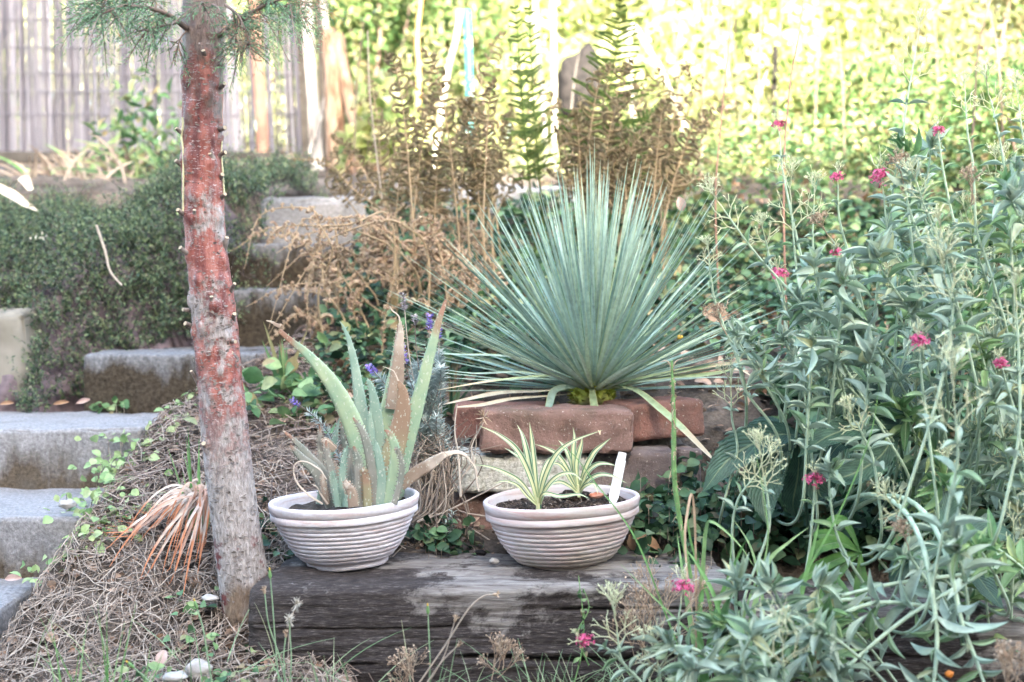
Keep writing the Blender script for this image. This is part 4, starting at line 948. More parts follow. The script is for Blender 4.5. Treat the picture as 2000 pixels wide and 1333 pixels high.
# curled dry fronds: (points, half width, colour, curl)
G = 'dried bracken fronds'
dry = [
 (W((800, 560, 4.0), (700, 500, 3.95), (620, 480, 3.9), (520, 560, 3.85)), .045, 'fernb', 1.6, 'orange-brown dried frond arching left to end beside the red trunk'),
 (W((830, 520, 4.05), (740, 440, 4.0), (660, 425, 3.95), (600, 450, 3.9)), .05, 'fernb', 1.6, 'orange-brown dried frond arching over the grey steps'),
 (W((640, 440, 3.9), (612, 500, 3.88), (600, 600, 3.86), (618, 700, 3.84)), .034, 'fernb', 1.8, 'orange-brown dried frond hanging straight down behind the aloe'),
 (W((800, 620, 3.9), (770, 560, 3.88), (720, 530, 3.86), (650, 560, 3.84)), .045, 'fernb', 1.5, 'orange-brown dried frond drooping above the aloe'),
 (W((745, 700, 3.7), (752, 620, 3.7), (770, 550, 3.68), (800, 530, 3.66)), .03, 'fernb', 1.7, 'small brown dried frond rolled like a shepherd crook above the aloe'),
 (W((760, 620, 3.95), (660, 560, 3.9), (560, 560, 3.88), (480, 600, 3.86)), .04, 'fernb', 1.6, 'orange-brown dried frond lying low beside the red trunk'),
 (W((900, 600, 4.1), (860, 520, 4.1), (800, 480, 4.05), (720, 470, 4.0)), .055, 'fernb', 1.2, None), (W((880, 560, 4.15), (830, 470, 4.1), (760, 420, 4.1), (700, 400, 4.05)), .055, 'fernb', 1.2, None),
 (W((930, 560, 4.0), (900, 500, 4.0), (860, 470, 3.95), (810, 470, 3.9)), .055, 'fernb', 1.3, None), (W((870, 640, 3.9), (840, 600, 3.85), (800, 590, 3.85), (750, 610, 3.8)), .045, 'fernb', 1.4, None),
 (W((960, 540, 4.2), (930, 460, 4.2), (880, 420, 4.15), (820, 410, 4.1)), .06, 'fernb', 1.1, None), (W((900, 480, 4.3), (860, 420, 4.3), (800, 380, 4.3), (720, 370, 4.3)), .06, 'fernt', 1.1, None),
 (W((860, 660, 3.85), (850, 640, 3.85), (870, 600, 3.85), (900, 570, 3.85)), .05, 'fernb', 1.2, None), (W((950, 640, 3.95), (930, 580, 3.95), (900, 540, 3.95), (850, 530, 3.9)), .055, 'fernb', 1.2, None),
 (W((980, 600, 4.1), (970, 540, 4.1), (940, 490, 4.1), (890, 460, 4.1)), .06, 'fernb', 1.2, None), (W((700, 640, 3.9), (690, 600, 3.88), (710, 560, 3.86), (760, 540, 3.84)), .04, 'fernb', 1.4, None),
 (W((760, 440, 4.6), (745, 330, 4.6), (735, 220, 4.6), (715, 120, 4.6)), .10, 'fernt', .9, 'tan dried frond standing furthest left in front of the sunny shrubs'),
 (W((800, 440, 4.6), (810, 330, 4.6), (830, 220, 4.6), (850, 90, 4.6)), .10, 'fernt', .9, None), (W((830, 440, 4.5), (800, 330, 4.5), (770, 260, 4.5), (730, 230, 4.5)), .09, 'fernt', 1., None),
 (W((900, 430, 4.5), (905, 320, 4.5), (930, 200, 4.5), (965, 90, 4.5), (990, 60, 4.5)), .10, 'fernt', .8, 'tan dried frond with a hooked tip, just left of the narrow green pair'),
 (W((860, 430, 4.6), (870, 340, 4.6), (900, 250, 4.6), (950, 200, 4.6)), .09, 'fernt', .9, None), (W((780, 440, 4.4), (720, 350, 4.4), (680, 290, 4.4), (640, 260, 4.4)), .08, 'fernt', 1., None),
 (W((760, 420, 4.4), (690, 370, 4.4), (640, 320, 4.4), (560, 310, 4.4)), .06, 'fernt', 1.2, 'tan dried frond reaching left towards the rusty post'),
 (W((930, 430, 4.4), (960, 340, 4.4), (990, 260, 4.4), (1000, 180, 4.4)), .08, 'fernt', .9, None), (W((700, 420, 4.5), (660, 360, 4.5), (650, 300, 4.5), (660, 240, 4.5)), .07, 'fernt', 1.1, None),
 (W((1180, 430, 4.3), (1200, 330, 4.3), (1240, 220, 4.3), (1300, 110, 4.3)), .12, 'fernt', .7, 'tan dried frond leaning right behind the tall green one'),
 (W((1200, 430, 4.35), (1250, 330, 4.35), (1310, 240, 4.35), (1390, 130, 4.35)), .11, 'fernt', .8, None), (W((1220, 440, 4.3), (1290, 360, 4.3), (1350, 280, 4.3), (1400, 225, 4.3)), .10, 'fernt', .8, 'tan dried frond sweeping right with a drooping brown tip'),
 (W((1230, 430, 4.4), (1280, 300, 4.4), (1300, 200, 4.4), (1280, 120, 4.4)), .09, 'fernt', .8, None), (W((1180, 430, 4.4), (1160, 330, 4.4), (1130, 270, 4.4), (1090, 240, 4.4)), .08, 'fernt', .8, None),
 (W((1250, 440, 4.2), (1320, 370, 4.2), (1370, 350, 4.2), (1420, 370, 4.2)), .07, 'fernt', 1., None), (W((1200, 430, 4.2), (1170, 340, 4.2), (1140, 250, 4.2), (1130, 190, 4.2)), .07, 'fernt', .6, None),
 (W((1100, 430, 4.3), (1110, 350, 4.3), (1100, 280, 4.3), (1080, 240, 4.3)), .06, 'fernt', .7, None),
]
for k in range(9):
    x0 = rng.uniform(560, 760); y0 = rng.uniform(420, 520); d = rng.uniform(3.75, 3.95)
    j1, j2, j3 = rng.normal(size=3)*35
    dry.append((W((x0+90+j2, y0+60+j3, d+.05), (x0+40, y0+j1, d), (x0-20+j3, y0+10+j2, d), (x0-60-rng.random()*60, y0+40+rng.random()*110, d-.05)), rng.uniform(.03, .045), 'fernb', rng.uniform(1.3, 1.9), None))
for k in range(20):
    x0 = rng.uniform(740, 960) if k % 2 else rng.uniform(1130, 1300); y0 = rng.uniform(400, 450); d = rng.uniform(3.95, 4.2); s_ = rng.uniform(-70, 60) if k % 2 else rng.uniform(-20, 120); h_ = rng.uniform(130, 330)
    dry.append((W((x0, y0, d), (x0+s_*.25, y0-h_*.45, d), (x0+s_*.6, y0-h_*.85, d-.03), (x0+s_*1.15, y0-h_, d-.06)), rng.uniform(.06, .10), 'fernt', rng.uniform(.35, .9), None))
for k in range(34):
    b = k < 18
    x0 = rng.uniform(640, 960) if b else rng.choice([rng.uniform(700, 1000), rng.uniform(1150, 1380)]); y0 = rng.uniform(560, 680) if b else rng.uniform(420, 470)
    x1 = x0+rng.normal()*110-(40 if b else 0); y1 = y0-rng.uniform(60, 200 if b else 320); d = rng.uniform(3.8, 4.3) if b else rng.uniform(4.3, 4.9)
    dry.append((W((x0, y0, d), ((x0*.7+x1*.3), y0*.5+y1*.5-20, d), (x1*.8+x0*.2, y1, d-.03), (x1+rng.normal()*60, y1+rng.uniform(10, 70), d-.06)), rng.uniform(.05, .075), 'fernb' if b else 'fernt', rng.uniform(.8, 1.4), None))
for i, (pts, w, mat, curl, lab) in enumerate(dry):
    if lab is None: lab = 'brown curled frond in the tangle of dead bracken left of the yucca' if mat == 'fernb' else 'tan dried frond among the dead bracken against the sunny garden'
    frond('bracken_frond', pts, w, mat, lab, 'fern', G, npin=18 if mat == 'fernb' else 24, curl=curl*1.25, pin_len=.20 if mat == 'fernb' else .11, start=.12, droop=1.2 if mat == 'fernb' else .5, bare=.12)
# ------------------------------------------------------------------ lavender between the bowls
def lavender():
    root = thing('lavender_plant', P(860, 1060, 3.0), 'silvery lavender with a few purple and dried flower heads, behind the aloe', 'plant')
    st = MB(); lf = MB()
    def shoot(pts, d0, d1, leafy=(0, 1), sz=.021, w=.0030, dens=.0045):
        p = spline(px_path(pts, d0, d1), 40); st.tube(p, [.0015, .0010], 5, cap=False)
        L = np.sum(np.linalg.norm(np.diff(p, axis=0), axis=1)); n = int(L*(leafy[1]-leafy[0])/dens)
        for j in range(n):
            u = leafy[0]+(leafy[1]-leafy[0])*(j+.5)/n; o = np.array([np.interp(u*39, np.arange(40), p[:, b]) for b in range(3)]); t = nrm(p[min(39, int(u*39)+1)]-p[max(0, int(u*39)-1)])
            a = rng.uniform(0, 6.28, 3); pr = nrm(np.cross(t, rng.normal(size=(3, 3))))
            lf.leaves(np.tile(o, (3, 1)), pr+t*.9, np.tile(t, (3, 1)), sz*rng.uniform(.7, 1.2, 3), w, NARROW)
        return p
    def head(p, n, mat, lab, r=.007, L=.030):
        t = nrm(p[-1]-p[-4]); m = MB(); o = p[-1]+np.outer(rng.uniform(-L*.5, L*.6, n), t); a = rdir(n)
        a = a-np.outer(a@t, t); m.leaves(o+nrm(a)*r*.35, nrm(a)+t*.7, np.tile(t, (n, 1)), r*1.1, r*.62, ROUND)
        x = m.build('flower_head', M[mat], root); x['label'] = lab
    head(shoot([(838, 900), (835, 800), (838, 720), (839, 632)], 3.0, 2.96, (.1, .75)), 60, 'lavflower', 'bright purple head beside the tip of the longest aloe leaf')
    head(shoot([(858, 900), (862, 800), (858, 720), (857, 650)], 3.02, 3.0, (.1, .8)), 50, 'lavflower', 'purple head just right of the straight aloe leaf')
    head(shoot([(845, 880), (820, 790), (800, 700), (789, 592)], 3.0, 2.98, (.1, .5)), 60, 'lavdry', 'dried grey head, tallest of the lavender', r=.0075, L=.034)
    head(shoot([(850, 880), (830, 780), (815, 700), (810, 628)], 3.0, 2.98, (.1, .5)), 40, 'lavdry', 'smaller dried grey head', L=.02)
    head(shoot([(840, 880), (822, 800), (800, 740), (789, 695)], 2.98, 2.93, (.1, .6)), 60, 'lavflower', 'purple head against the brown aloe leaf', L=.04)
    head(shoot([(830, 900), (790, 800), (760, 760), (728, 724)], 3.0, 2.92, (.3, .9)), 50, 'lavflower', 'purple head left of the brown aloe leaf', L=.025)
    head(shoot([(668, 905), (650, 860), (620, 820), (580, 788)], 2.95, 2.9, (.0, .8), .018), 30, 'lavflower', 'purple head at the end of the stray shoot to the left', L=.022, r=.006)
    for k in range(38):
        x = 800+rng.normal()*22+30; y = 690+rng.uniform(0, 150)
        shoot([(845+rng.normal()*12, 960), (835+rng.normal()*15, 880), (x, y+40), (x+rng.normal()*10, y)], 3.0, 2.94+rng.random()*.12, (.25, 1))
    for k in range(16):
        x = 868+rng.normal()*18; y = 820+rng.uniform(0, 100)
        shoot([(860, 1010), (865+rng.normal()*8, 930), (x, y)], 3.0, 2.95+rng.random()*.1, (.3, 1), .016)
    for (x, y) in ((850, 1070), (868, 1040), (838, 1085), (880, 1020)):
        shoot([(x-10, y+30), (x, y+10), (x+4, y-20)], 2.93, 2.92, (.1, 1), .014)
    lf.build('leaves', M['lavleaf'], root)
    for k in range(70):      # bare woody stems at the base
        x = 845+rng.normal()*26; p = px_path([(x+rng.normal()*30, 1070-rng.random()*60), (x, 990), (x+rng.normal()*30, 900), (x+rng.normal()*50, 860+rng.normal()*25)], 2.98+rng.normal()*.03, 2.95)
        st.tube(spline(p, 12), [.0022, .0007], 5, cap=False)
    for pts in ([(815, 1020), (850, 1000), (880, 960), (930, 900)], [(815, 1020), (870, 1000), (940, 965), (990, 940)], [(900, 970), (895, 890), (888, 840), (893, 790)], [(935, 960), (925, 900), (922, 870), (945, 825)]):
        st.tube(spline(px_path(pts, 2.93, 2.95), 20), [.0028, .0009], 6, cap=False)
    st.build('stems', M['ptwig'], root)
lavender()
# the dead twig tuft in front of the bricks
def tuft():
    root = thing('dry_sprig', P(935, 900, 2.93), 'thin dead sprig with a tuft of dry needles, before the front brick', 'twig')
    st = MB(); p = spline(px_path([(920, 905), (918, 870), (935, 840), (945, 815)], 2.95, 2.93), 20); st.tube(p, [.0014, .0009], 5); st.build('stem', M['ptwig'], root)
    lf = MB(); n = 26; lf.leaves(np.tile(p[-1], (n, 1)), rdir(n, .3), rdir(n), .022, .0022, NARROW); lf.build('needles', M['cymedry'], root)
tuft()

# ------------------------------------------------------------------ red valerian
def rot_about(v, ax, an):
    return v*math.cos(an)+np.cross(ax, v)*math.sin(an)+ax*np.dot(ax, v)*(1-math.cos(an))
def cyme(mb, bud, p, d, L, lev, pl, r=.0011):
    q = p+d*L; mid = (p+q)/2+rng.normal(size=3)*L*.05
    mb.tube(np.array([p, mid, q]), [r, r*.85], 4, cap=False)
    if lev == 0:
        bud.append((q, d)); return
    for sg in (-1, 1):
        an = sg*rng.uniform(.38, .75); d2 = nrm(rot_about(d, pl, an)+rng.normal(size=3)*.06); d2 = nrm(d2+np.array([0, 0, .18]))
        if lev > 1 or rng.random() < .92:
            cyme(mb, bud, q, d2, L*rng.uniform(.66, .92), lev-1, nrm(rot_about(pl, d2, rng.uniform(.4, 1.3))), r*.85)
    if lev >= 3 and rng.random() < .8: cyme(mb, bud, q, nrm(d+rng.normal(size=3)*.1), L*.7, lev-1, nrm(np.cross(d, rng.normal(size=3))), r*.8)
def pink_head(root, p, d, size=.026, n=70):
    m = MB(); dd = rdir(n, .5); dd = nrm(dd+d*.5); o = p+dd*size*.15; tip = p+dd*size*rng.uniform(.35, 1.0, (n, 1))*np.array([1, 1, .75])
    for k in range(n):
        pass
    # five petals per floret
    for a in range(5):
        side = nrm(np.cross(dd, rng.normal(size=(n, 3))))
        m.leaves(tip, side+dd*.35, dd, .0048, .0028, TINY)
    m.leaves(p+(tip-p)*.45, dd, rdir(n), np.linalg.norm(tip-p, axis=1)*.55, .0016, NARROW)
    return m.build('flower_head', M['pink'], root)
GV = 'red valerian plants sprawling over the right side'
def valerian(pts, d0, d1, end, label, pairs=4, ls=.062, es=1., mat='val', r=.0024, bare_to=.15, pair_to=.86, cat='plant', grp=GV, side=True):
    ctrl = px_path(pts, d0, d1); p = spline(ctrl, 50)
    root = thing('valerian_plant', p[0], label, cat, grp)
    rp = rooted(p, 2.98+.25*rng.random() if p[0, 0] > .42 or p[0, 1] > 2.5 else 0); m = MB(); m.tube(rp, np.interp(np.arange(len(rp)), [0, len(rp)-50, len(rp)-25, len(rp)-1], [r*1.4, r*1.15, r, r*.6]), 7); m.build('stem', M['valstem'], root)
    lf = MB(); tt, ss, nn = frames(p, (0, -1, .25)); extra = MB()
    for j in range(pairs):
        u = bare_to+(pair_to-bare_to)*(j+.3+.4*rng.random())/pairs; i = int(u*49); o = p[i]; t = tt[i]
        a = rng.uniform(0, np.pi); s1 = nrm(ss[i]*math.cos(a)+nn[i]*math.sin(a)*.8); L = ls*(1.1-.55*u)*rng.uniform(.75, 1.25)
        dirs = np.array([s1+t*.45, -s1+t*.45])+rng.normal(size=(2, 3))*.18
        lf.leaves(np.tile(o, (2, 1)), dirs, np.tile(t*.9+np.array([0, -.35, .6]), (2, 1))+rng.normal(size=(2, 3))*.25, L*rng.uniform(.85, 1.15, 2), L*rng.uniform(.17, .27), LANCE)
        if side and rng.random() < .75:       # young axillary leaves
            k = 4; lf.leaves(np.tile(o, (k, 1)), t*1.3+rng.normal(size=(k, 3))*.55, rdir(k, .4), L*.45*rng.uniform(.5, 1, k), L*.09, LANCE)
    t = tt[-1]; q = p[-1]
    if end == 'leafy':
        k = 9; dd = t*1.2+rng.normal(size=(k, 3))*.6; lf.leaves(q-np.outer(rng.uniform(0, .02, k), t), dd, rdir(k, .6)+np.array([0, -.4, 0]), ls*.75*rng.uniform(.5, 1.1, k), ls*.16, LANCE)
        k = 6; lf.leaves(np.tile(p[44], (k, 1)), t*.5+rdir(k), rdir(k, .8), ls*rng.uniform(.7, 1.1, k), ls*.22, LANCE)
    lf.build('leaves', M[mat], root)
    if end in ('seed', 'dry', 'pink', 'tall'):
        mb = MB(); buds = []; lev = {'seed': 4, 'dry': 4, 'pink': 3, 'tall': 3}[end]; L0 = .021*es
        cyme(mb, buds, q, t, L0, lev, nrm(np.cross(t, [rng.normal()*.3, 1, .2])), .0014)
        if end in ('seed', 'tall'):
            for b in (42, 46): 
                for sg in (-1, 1): cyme(mb, buds, p[b], nrm(tt[b]+ss[b]*sg*.9), L0*.8, 2, nrm(nn[b]), .0012)
        bo = np.array([b[0] for b in buds]); bd = np.array([b[1] for b in buds])
        k = 3; mb.leaves(np.repeat(bo, k, 0), np.repeat(bd, k, 0)+rng.normal(size=(len(bo)*k, 3))*.6, rdir(len(bo)*k), .0050*es, .0018, NEEDLE)
        if end == 'dry':
            for b in buds[:26]:
                th = np.linspace(0, 1, 9); c = b[0]+np.stack([np.cumsum(rng.normal(size=9)*.0022*es) for _ in range(3)], -1); mb.tube(c, [.0008, .0005], 4, cap=False)
        mb.build('seed_head', M['cymedry' if end == 'dry' else 'cyme'], root)
        if end == 'pink': pink_head(root, q+t*.02*es, t, .022*es, int(60*es))
    return root
V_ = valerian
V_([(1800, 640), (1775, 420), (1765, 260), (1790, 90)], 2.75, 2.75, 'tall', 'tallest valerian stem, rising with a sparse head to the top right corner area', 4, .062, 1.3, bare_to=.35)
V_([(1600, 640), (1560, 480), (1530, 340), (1522, 262)], 2.85, 2.85, 'pink', 'slender valerian with a pale pink head, highest of those left of the tall stem', 4, .035, .75)
V_([(1690, 620), (1665, 520), (1640, 430), (1637, 362)], 2.85, 2.82, 'pink', 'valerian with a small pink head, second highest left of the tall stem', 4, .05, .75)
V_([(1700, 900), (1790, 600), (1740, 480), (1725, 375)], 2.75, 2.7, 'pink', 'valerian with the largest bright pink head, beside the tall stem', 4, .06, 1.25, side=False)
V_([(1900, 560), (1860, 420), (1840, 320), (1834, 272)], 2.8, 2.8, 'pink', 'valerian with a faint pink head right of the tall stem', 4, .045, .7)
V_([(1640, 760), (1590, 700), (1540, 610), (1526, 556)], 2.75, 2.7, 'pink', 'valerian with a deep pink head right beside the yucca tips', 4, .055, .95)
V_([(1670, 640), (1650, 580), (1640, 530), (1636, 505)], 2.75, 2.7, 'pink', 'valerian with a faded mauve head below the dry brown one', 3, .055, .6)
V_([(1830, 980), (1810, 820), (1800, 740), (1796, 690)], 2.45, 2.4, 'pink', 'valerian with a bright pink head in the middle of the grey-green mass', 3, .05, 1.)
V_([(2000, 900), (1980, 800), (1965, 750), (1958, 722)], 2.5, 2.45, 'pink', 'valerian with a pink head at the far right edge', 3, .05, .7)
V_([(1560, 1200), (1580, 1080), (1588, 1000), (1590, 960)], 2.5, 2.48, 'pink', 'valerian with a narrow pink head before the dark toothed leaves', 2, .05, .95, bare_to=.4)
V_([(1340, 1340), (1330, 1280), (1325, 1220), (1330, 1180)], 2.4, 2.38, 'pink', 'valerian with a large pink head in front of the sleeper', 3, .045, 1.2)
V_([(1260, 1345), (1230, 1310), (1190, 1270), (1160, 1258)], 2.4, 2.38, 'pink', 'low valerian with a small pink head at the foot of the sleeper', 3, .05, .8)
V_([(1440, 700), (1400, 600), (1388, 540), (1385, 505)], 2.7, 2.68, 'seed', 'thin valerian with a small seed head in front of the yucca tips', 4, .035, .7, bare_to=.1)
V_([(1760, 900), (1600, 640), (1480, 500), (1415, 412)], 2.65, 2.62, 'seed', 'long arching valerian stem ending in a pale seed head right above the yucca', 5, .05, 1.1, bare_to=.2, pair_to=.8)
V_([(1560, 800), (1570, 640), (1555, 520), (1545, 400)], 2.75, 2.72, 'seed', 'valerian with a wide pale seed head under the highest pink one', 5, .055, 1.4)
V_([(1620, 700), (1600, 560), (1588, 480), (1590, 400)], 2.8, 2.78, 'seed', 'valerian with a brownish seed head between two pink ones', 4, .05, 1.0)
V_([(1520, 560), (1505, 520), (1500, 490), (1495, 470)], 2.8, 2.78, 'seed', 'low pale seed head just right of the yucca tips', 2, .03, .9)
V_([(1500, 820), (1455, 760), (1440, 690), (1420, 655)], 2.65, 2.62, 'dry', 'valerian with a tangled brown dry head hanging beside the yucca', 3, .05, 1.)
V_([(1680, 600), (1660, 540), (1640, 490), (1622, 465)], 2.72, 2.7, 'dry', 'valerian with a tangled dry head above the mauve one', 3, .05, .85)
V_([(1850, 560), (1800, 470), (1780, 420), (1765, 360)], 2.68, 2.66, 'dry', 'valerian with a brown dry head right of the largest pink one', 3, .06, .9)
V_([(1960, 620), (1930, 520), (1910, 460), (1902, 400)], 2.6, 2.58, 'dry', 'valerian with a big brown dry head near the right edge', 3, .06, 1.)
V_([(1720, 1000), (1706, 900), (1690, 860), (1675, 830)], 2.5, 2.48, 'seed', 'valerian with a short seed head over the dark toothed leaves', 3, .05, .9)
V_([(1440, 1140), (1430, 1050), (1440, 980), (1470, 935)], 2.55, 2.5, 'seed', 'thin valerian with a curly green seed head beside the withered spike', 2, .04, 1.2, bare_to=.5)
V_([(1460, 1150), (1500, 1040), (1500, 980), (1492, 930)], 2.45, 2.42, 'seed', 'valerian with a round curly seed head before the largest dark leaf', 2, .04, 1.3, bare_to=.5)
V_([(1420, 960), (1440, 880), (1430, 820), (1428, 775)], 2.75, 2.73, 'seed', 'small valerian with a bare branching head against the soil', 3, .035, 1.1)
V_([(1760, 1000), (1830, 780), (1860, 620), (1850, 560)], 2.35, 2.3, 'seed', 'valerian with a big pale seed head at the right, slightly out of focus', 4, .06, 1.5)
V_([(1820, 1150), (1850, 1000), (1870, 900), (1865, 800)], 2.2, 2.15, 'seed', 'nearest big yellowish seed head at the right, blurred', 4, .06, 1.6)
V_([(1960, 1000), (1990, 850), (1990, 700), (1985, 610)], 2.3, 2.3, 'seed', 'blurred seed head cut by the right edge', 4, .05, 1.2)
V_([(1560, 1400), (1540, 1360), (1530, 1320), (1530, 1290)], 2.2, 2.18, 'seed', 'pale seed head at the bottom edge, right of the fine grass', 3, .05, 1.4)
V_([(1290, 1380), (1250, 1330), (1215, 1290), (1205, 1235)], 2.38, 2.36, 'seed', 'seed head low in front of the sleeper, left of the large pink one', 3, .05, 1.2)
V_([(1330, 1400), (1300, 1360), (1290, 1330), (1285, 1300)], 2.3, 2.28, 'seed', 'seed head at the bottom edge below the large pink one', 3, .05, 1.1)
V_([(1760, 1120), (1775, 1040), (1760, 1010), (1752, 1000)], 2.4, 2.38, 'seed', 'few-branched seed head in the lower right', 2, .05, 1.)
V_([(1840, 1180), (1800, 1120), (1780, 1090), (1775, 1075)], 2.35, 2.33, 'dry', 'tangled dry head in the lower right above the sleeper', 2, .05, .9)
V_([(1985, 560), (1970, 380), (1950, 260), (1935, 195)], 2.75, 2.75, 'seed', 'tall valerian with a greenish head near the top right edge', 5, .05, 1.1)
V_([(2010, 420), (2005, 300), (1995, 250), (1990, 205)], 2.9, 2.9, 'seed', 'valerian cut by the right edge near the top', 4, .05, 1.)
V_([(1905, 420), (1900, 320), (1890, 260), (1885, 190)], 3.0, 3.0, 'seed', 'dark green seed head above the grey mass at the right', 4, .04, .8, mat='valg')
V_([(1700, 1160), (1640, 1060), (1620, 960), (1625, 910)], 2.5, 2.45, 'leafy', 'leafy valerian shoot between the narrow pink head and the dark leaves', 4, .05)
# leaning thick stems and leafy shoots of the lower right
low = [([(1850, 1190), (1700, 1180), (1560, 1250), (1440, 1330)], 2.35, 2.25), ([(1900, 1120), (1700, 1150), (1520, 1210), (1420, 1290)], 2.4, 2.3), ([(1900, 1130), (1780, 1200), (1680, 1280), (1620, 1340)], 2.35, 2.25),
       ([(1860, 1130), (1880, 1220), (1910, 1300), (1930, 1360)], 2.2, 2.15), ([(1820, 1150), (1830, 1240), (1825, 1320), (1815, 1360)], 2.2, 2.15), ([(1700, 1170), (1560, 1180), (1470, 1220), (1400, 1225)], 2.4, 2.35),
       ([(1500, 1360), (1480, 1290), (1440, 1200), (1440, 1130)], 2.35, 2.3), ([(1600, 1360), (1570, 1270), (1530, 1190), (1500, 1130)], 2.3, 2.25), ([(1420, 1380), (1400, 1310), (1360, 1270), (1290, 1260)], 2.3, 2.25),
       ([(1650, 1380), (1640, 1300), (1600, 1200), (1600, 1130)], 2.3, 2.3), ([(1560, 1380), (1500, 1330), (1420, 1300), (1330, 1310)], 2.2, 2.15), ([(1480, 1400), (1460, 1340), (1450, 1280), (1480, 1230)], 2.15, 2.1)]
for k, (pts, a, b) in enumerate(low):
    V_(pts, a, b, 'leafy', 'grey-green leafy valerian shoot sprawling over the sleepers at lower right', 6, .066, 1, r=.0034, bare_to=.1, pair_to=.95)
for k in range(15):
    x1 = rng.uniform(1400, 1680) if k < 11 else rng.uniform(1700, 1960); y1 = rng.uniform(1120, 1290) if x1 < 1690 else rng.uniform(1060, 1120); d = rng.uniform(2.15, 2.42); H = rng.uniform(60, 170); lean = rng.uniform(0, 150)
    V_([(x1+lean, y1+H), (x1+lean*.6, y1+H*.5), (x1+lean*.2, y1+H*.1), (x1, y1)], d+.06, d, 'leafy', 'green leafy valerian shoot low in the lower right corner area', 5, rng.uniform(.05, .08), .9, mat='valg' if k % 2 else 'val')
# broad mass on the right: shoots rising from the slope
for k in range(98):
    x1 = rng.uniform(1560, 2060); y1 = rng.uniform(270, 1120)
    if x1 < 1560+ (y1-800)*.1 or (x1 < 1700 and y1 < 480): x1 = 2040-(x1-1560)*.5
    if 1400 < x1 < 1760 and 740 < y1 < 1120: x1 += 260
    d = rng.uniform(2.45, 2.95); H = rng.uniform(160, 300); lean = rng.uniform(-40, 130)
    mt = 'valg' if rng.random() < (.45 if y1 > 850 else .12) else 'val'
    V_([(x1+lean, y1+H), (x1+lean*.6, y1+H*.6), (x1+lean*.2, y1+H*.25), (x1, y1)], d+.08, d, 'leafy' if rng.random() < .55 else 'seed', 'leafy grey-green valerian shoot inside the dense mass at the right', 6, rng.uniform(.055, .08), .9, mat=mt)
for k in range(22):
    x1 = rng.uniform(1430, 1700); y1 = rng.uniform(560, 760); d = rng.uniform(2.6, 2.85); H = rng.uniform(90, 180); lean = rng.uniform(20, 160)
    V_([(x1+lean, y1+H), (x1+lean*.6, y1+H*.6), (x1+lean*.2, y1+H*.25), (x1, y1)], d+.06, d, 'leafy', 'leafy grey-green valerian shoot inside the dense mass at the right', 5, rng.uniform(.045, .065), .9)

# ------------------------------------------------------------------ hellebore: dark toothed leaves
def hellebore(cpx, d, leaves, mat, label):
    root = thing('hellebore_plant', P(cpx[0]+20, cpx[1]+200, d), label, 'plant')
    m = MB(); m.tube(spline(px_path([(cpx[0]+20, cpx[1]+200), (cpx[0]+10, cpx[1]+90), cpx], d+.06, d), 12), [.004, .0028], 8); m.build('stalk', M[mat], root)
    for (pts, w, dd) in leaves:
        p = spline(px_path([cpx]+pts, d, d+dd), 44); wm = np.interp(np.linspace(0, 1, 44), [0, .12, .35, .6, .85, 1], [.12, .45, .95, 1, .5, .02])*w*.5*d/F
        wm = wm*.86*(1+.09*(np.arange(44) % 2))
        m = MB(); m.blade(p, wm, up=(.1, -.75, .7), fold=.22, cols=7); m.build('leaf', M[mat], root)
hellebore((1755, 830), 2.72, [([(1690, 830), (1620, 850), (1558, 893)], 62, -.12), ([(1680, 810), (1640, 790), (1612, 768)], 55, .05), ([(1720, 790), (1680, 750), (1640, 735)], 80, .08), ([(1740, 780), (1755, 720), (1758, 700)], 70, .1), ([(1790, 790), (1830, 760), (1870, 742)], 60, .05),
    ([(1720, 890), (1650, 930), (1590, 925)], 62, -.1), ([(1700, 860), (1640, 868), (1600, 930)], 40, .02)], 'hel', 'dark hellebore with long toothed leaves in the middle of the right side')
hellebore((1560, 850), 2.78, [([(1510, 850), (1430, 890), (1372, 962)], 84, -.05), ([(1500, 900), (1490, 960), (1497, 1025)], 88, -.08), ([(1590, 900), (1600, 960), (1612, 975)], 80, -.03), ([(1560, 920), (1550, 980), (1555, 1010)], 60, .05), ([(1500, 830), (1450, 860), (1400, 865)], 50, .06)], 'hel',
    'dark hellebore whose broad leaves hang over the right end of the planter')
hellebore((1680, 1078), 2.55, [([(1650, 1020), (1620, 1020), (1610, 1025)], 26, .02), ([(1640, 1060), (1600, 1070), (1590, 1095)], 32, -.03), ([(1640, 1110), (1610, 1150), (1600, 1175)], 32, -.05), ([(1682, 1130), (1680, 1160), (1676, 1190)], 32, -.05), ([(1640, 1090), (1590, 1115), (1545, 1150)], 30, -.04), ([(1640, 1048), (1600, 1045), (1590, 1052)], 26, .0)], 'hely',
    'young hellebore with bright green glossy leaves above the right sleeper')
hellebore((1860, 1060), 2.45, [([(1800, 1080), (1760, 1110), (1740, 1150)], 60, -.03), ([(1840, 1120), (1850, 1180), (1860, 1230)], 60, -.03), ([(1900, 1110), (1930, 1150), (1960, 1190)], 60, 0), ([(1900, 1040), (1950, 1040), (1990, 1060)], 55, .02), ([(1850, 1000), (1860, 960), (1880, 920)], 60, .05)], 'hel',
    'dark hellebore low at the right, under the valerian')

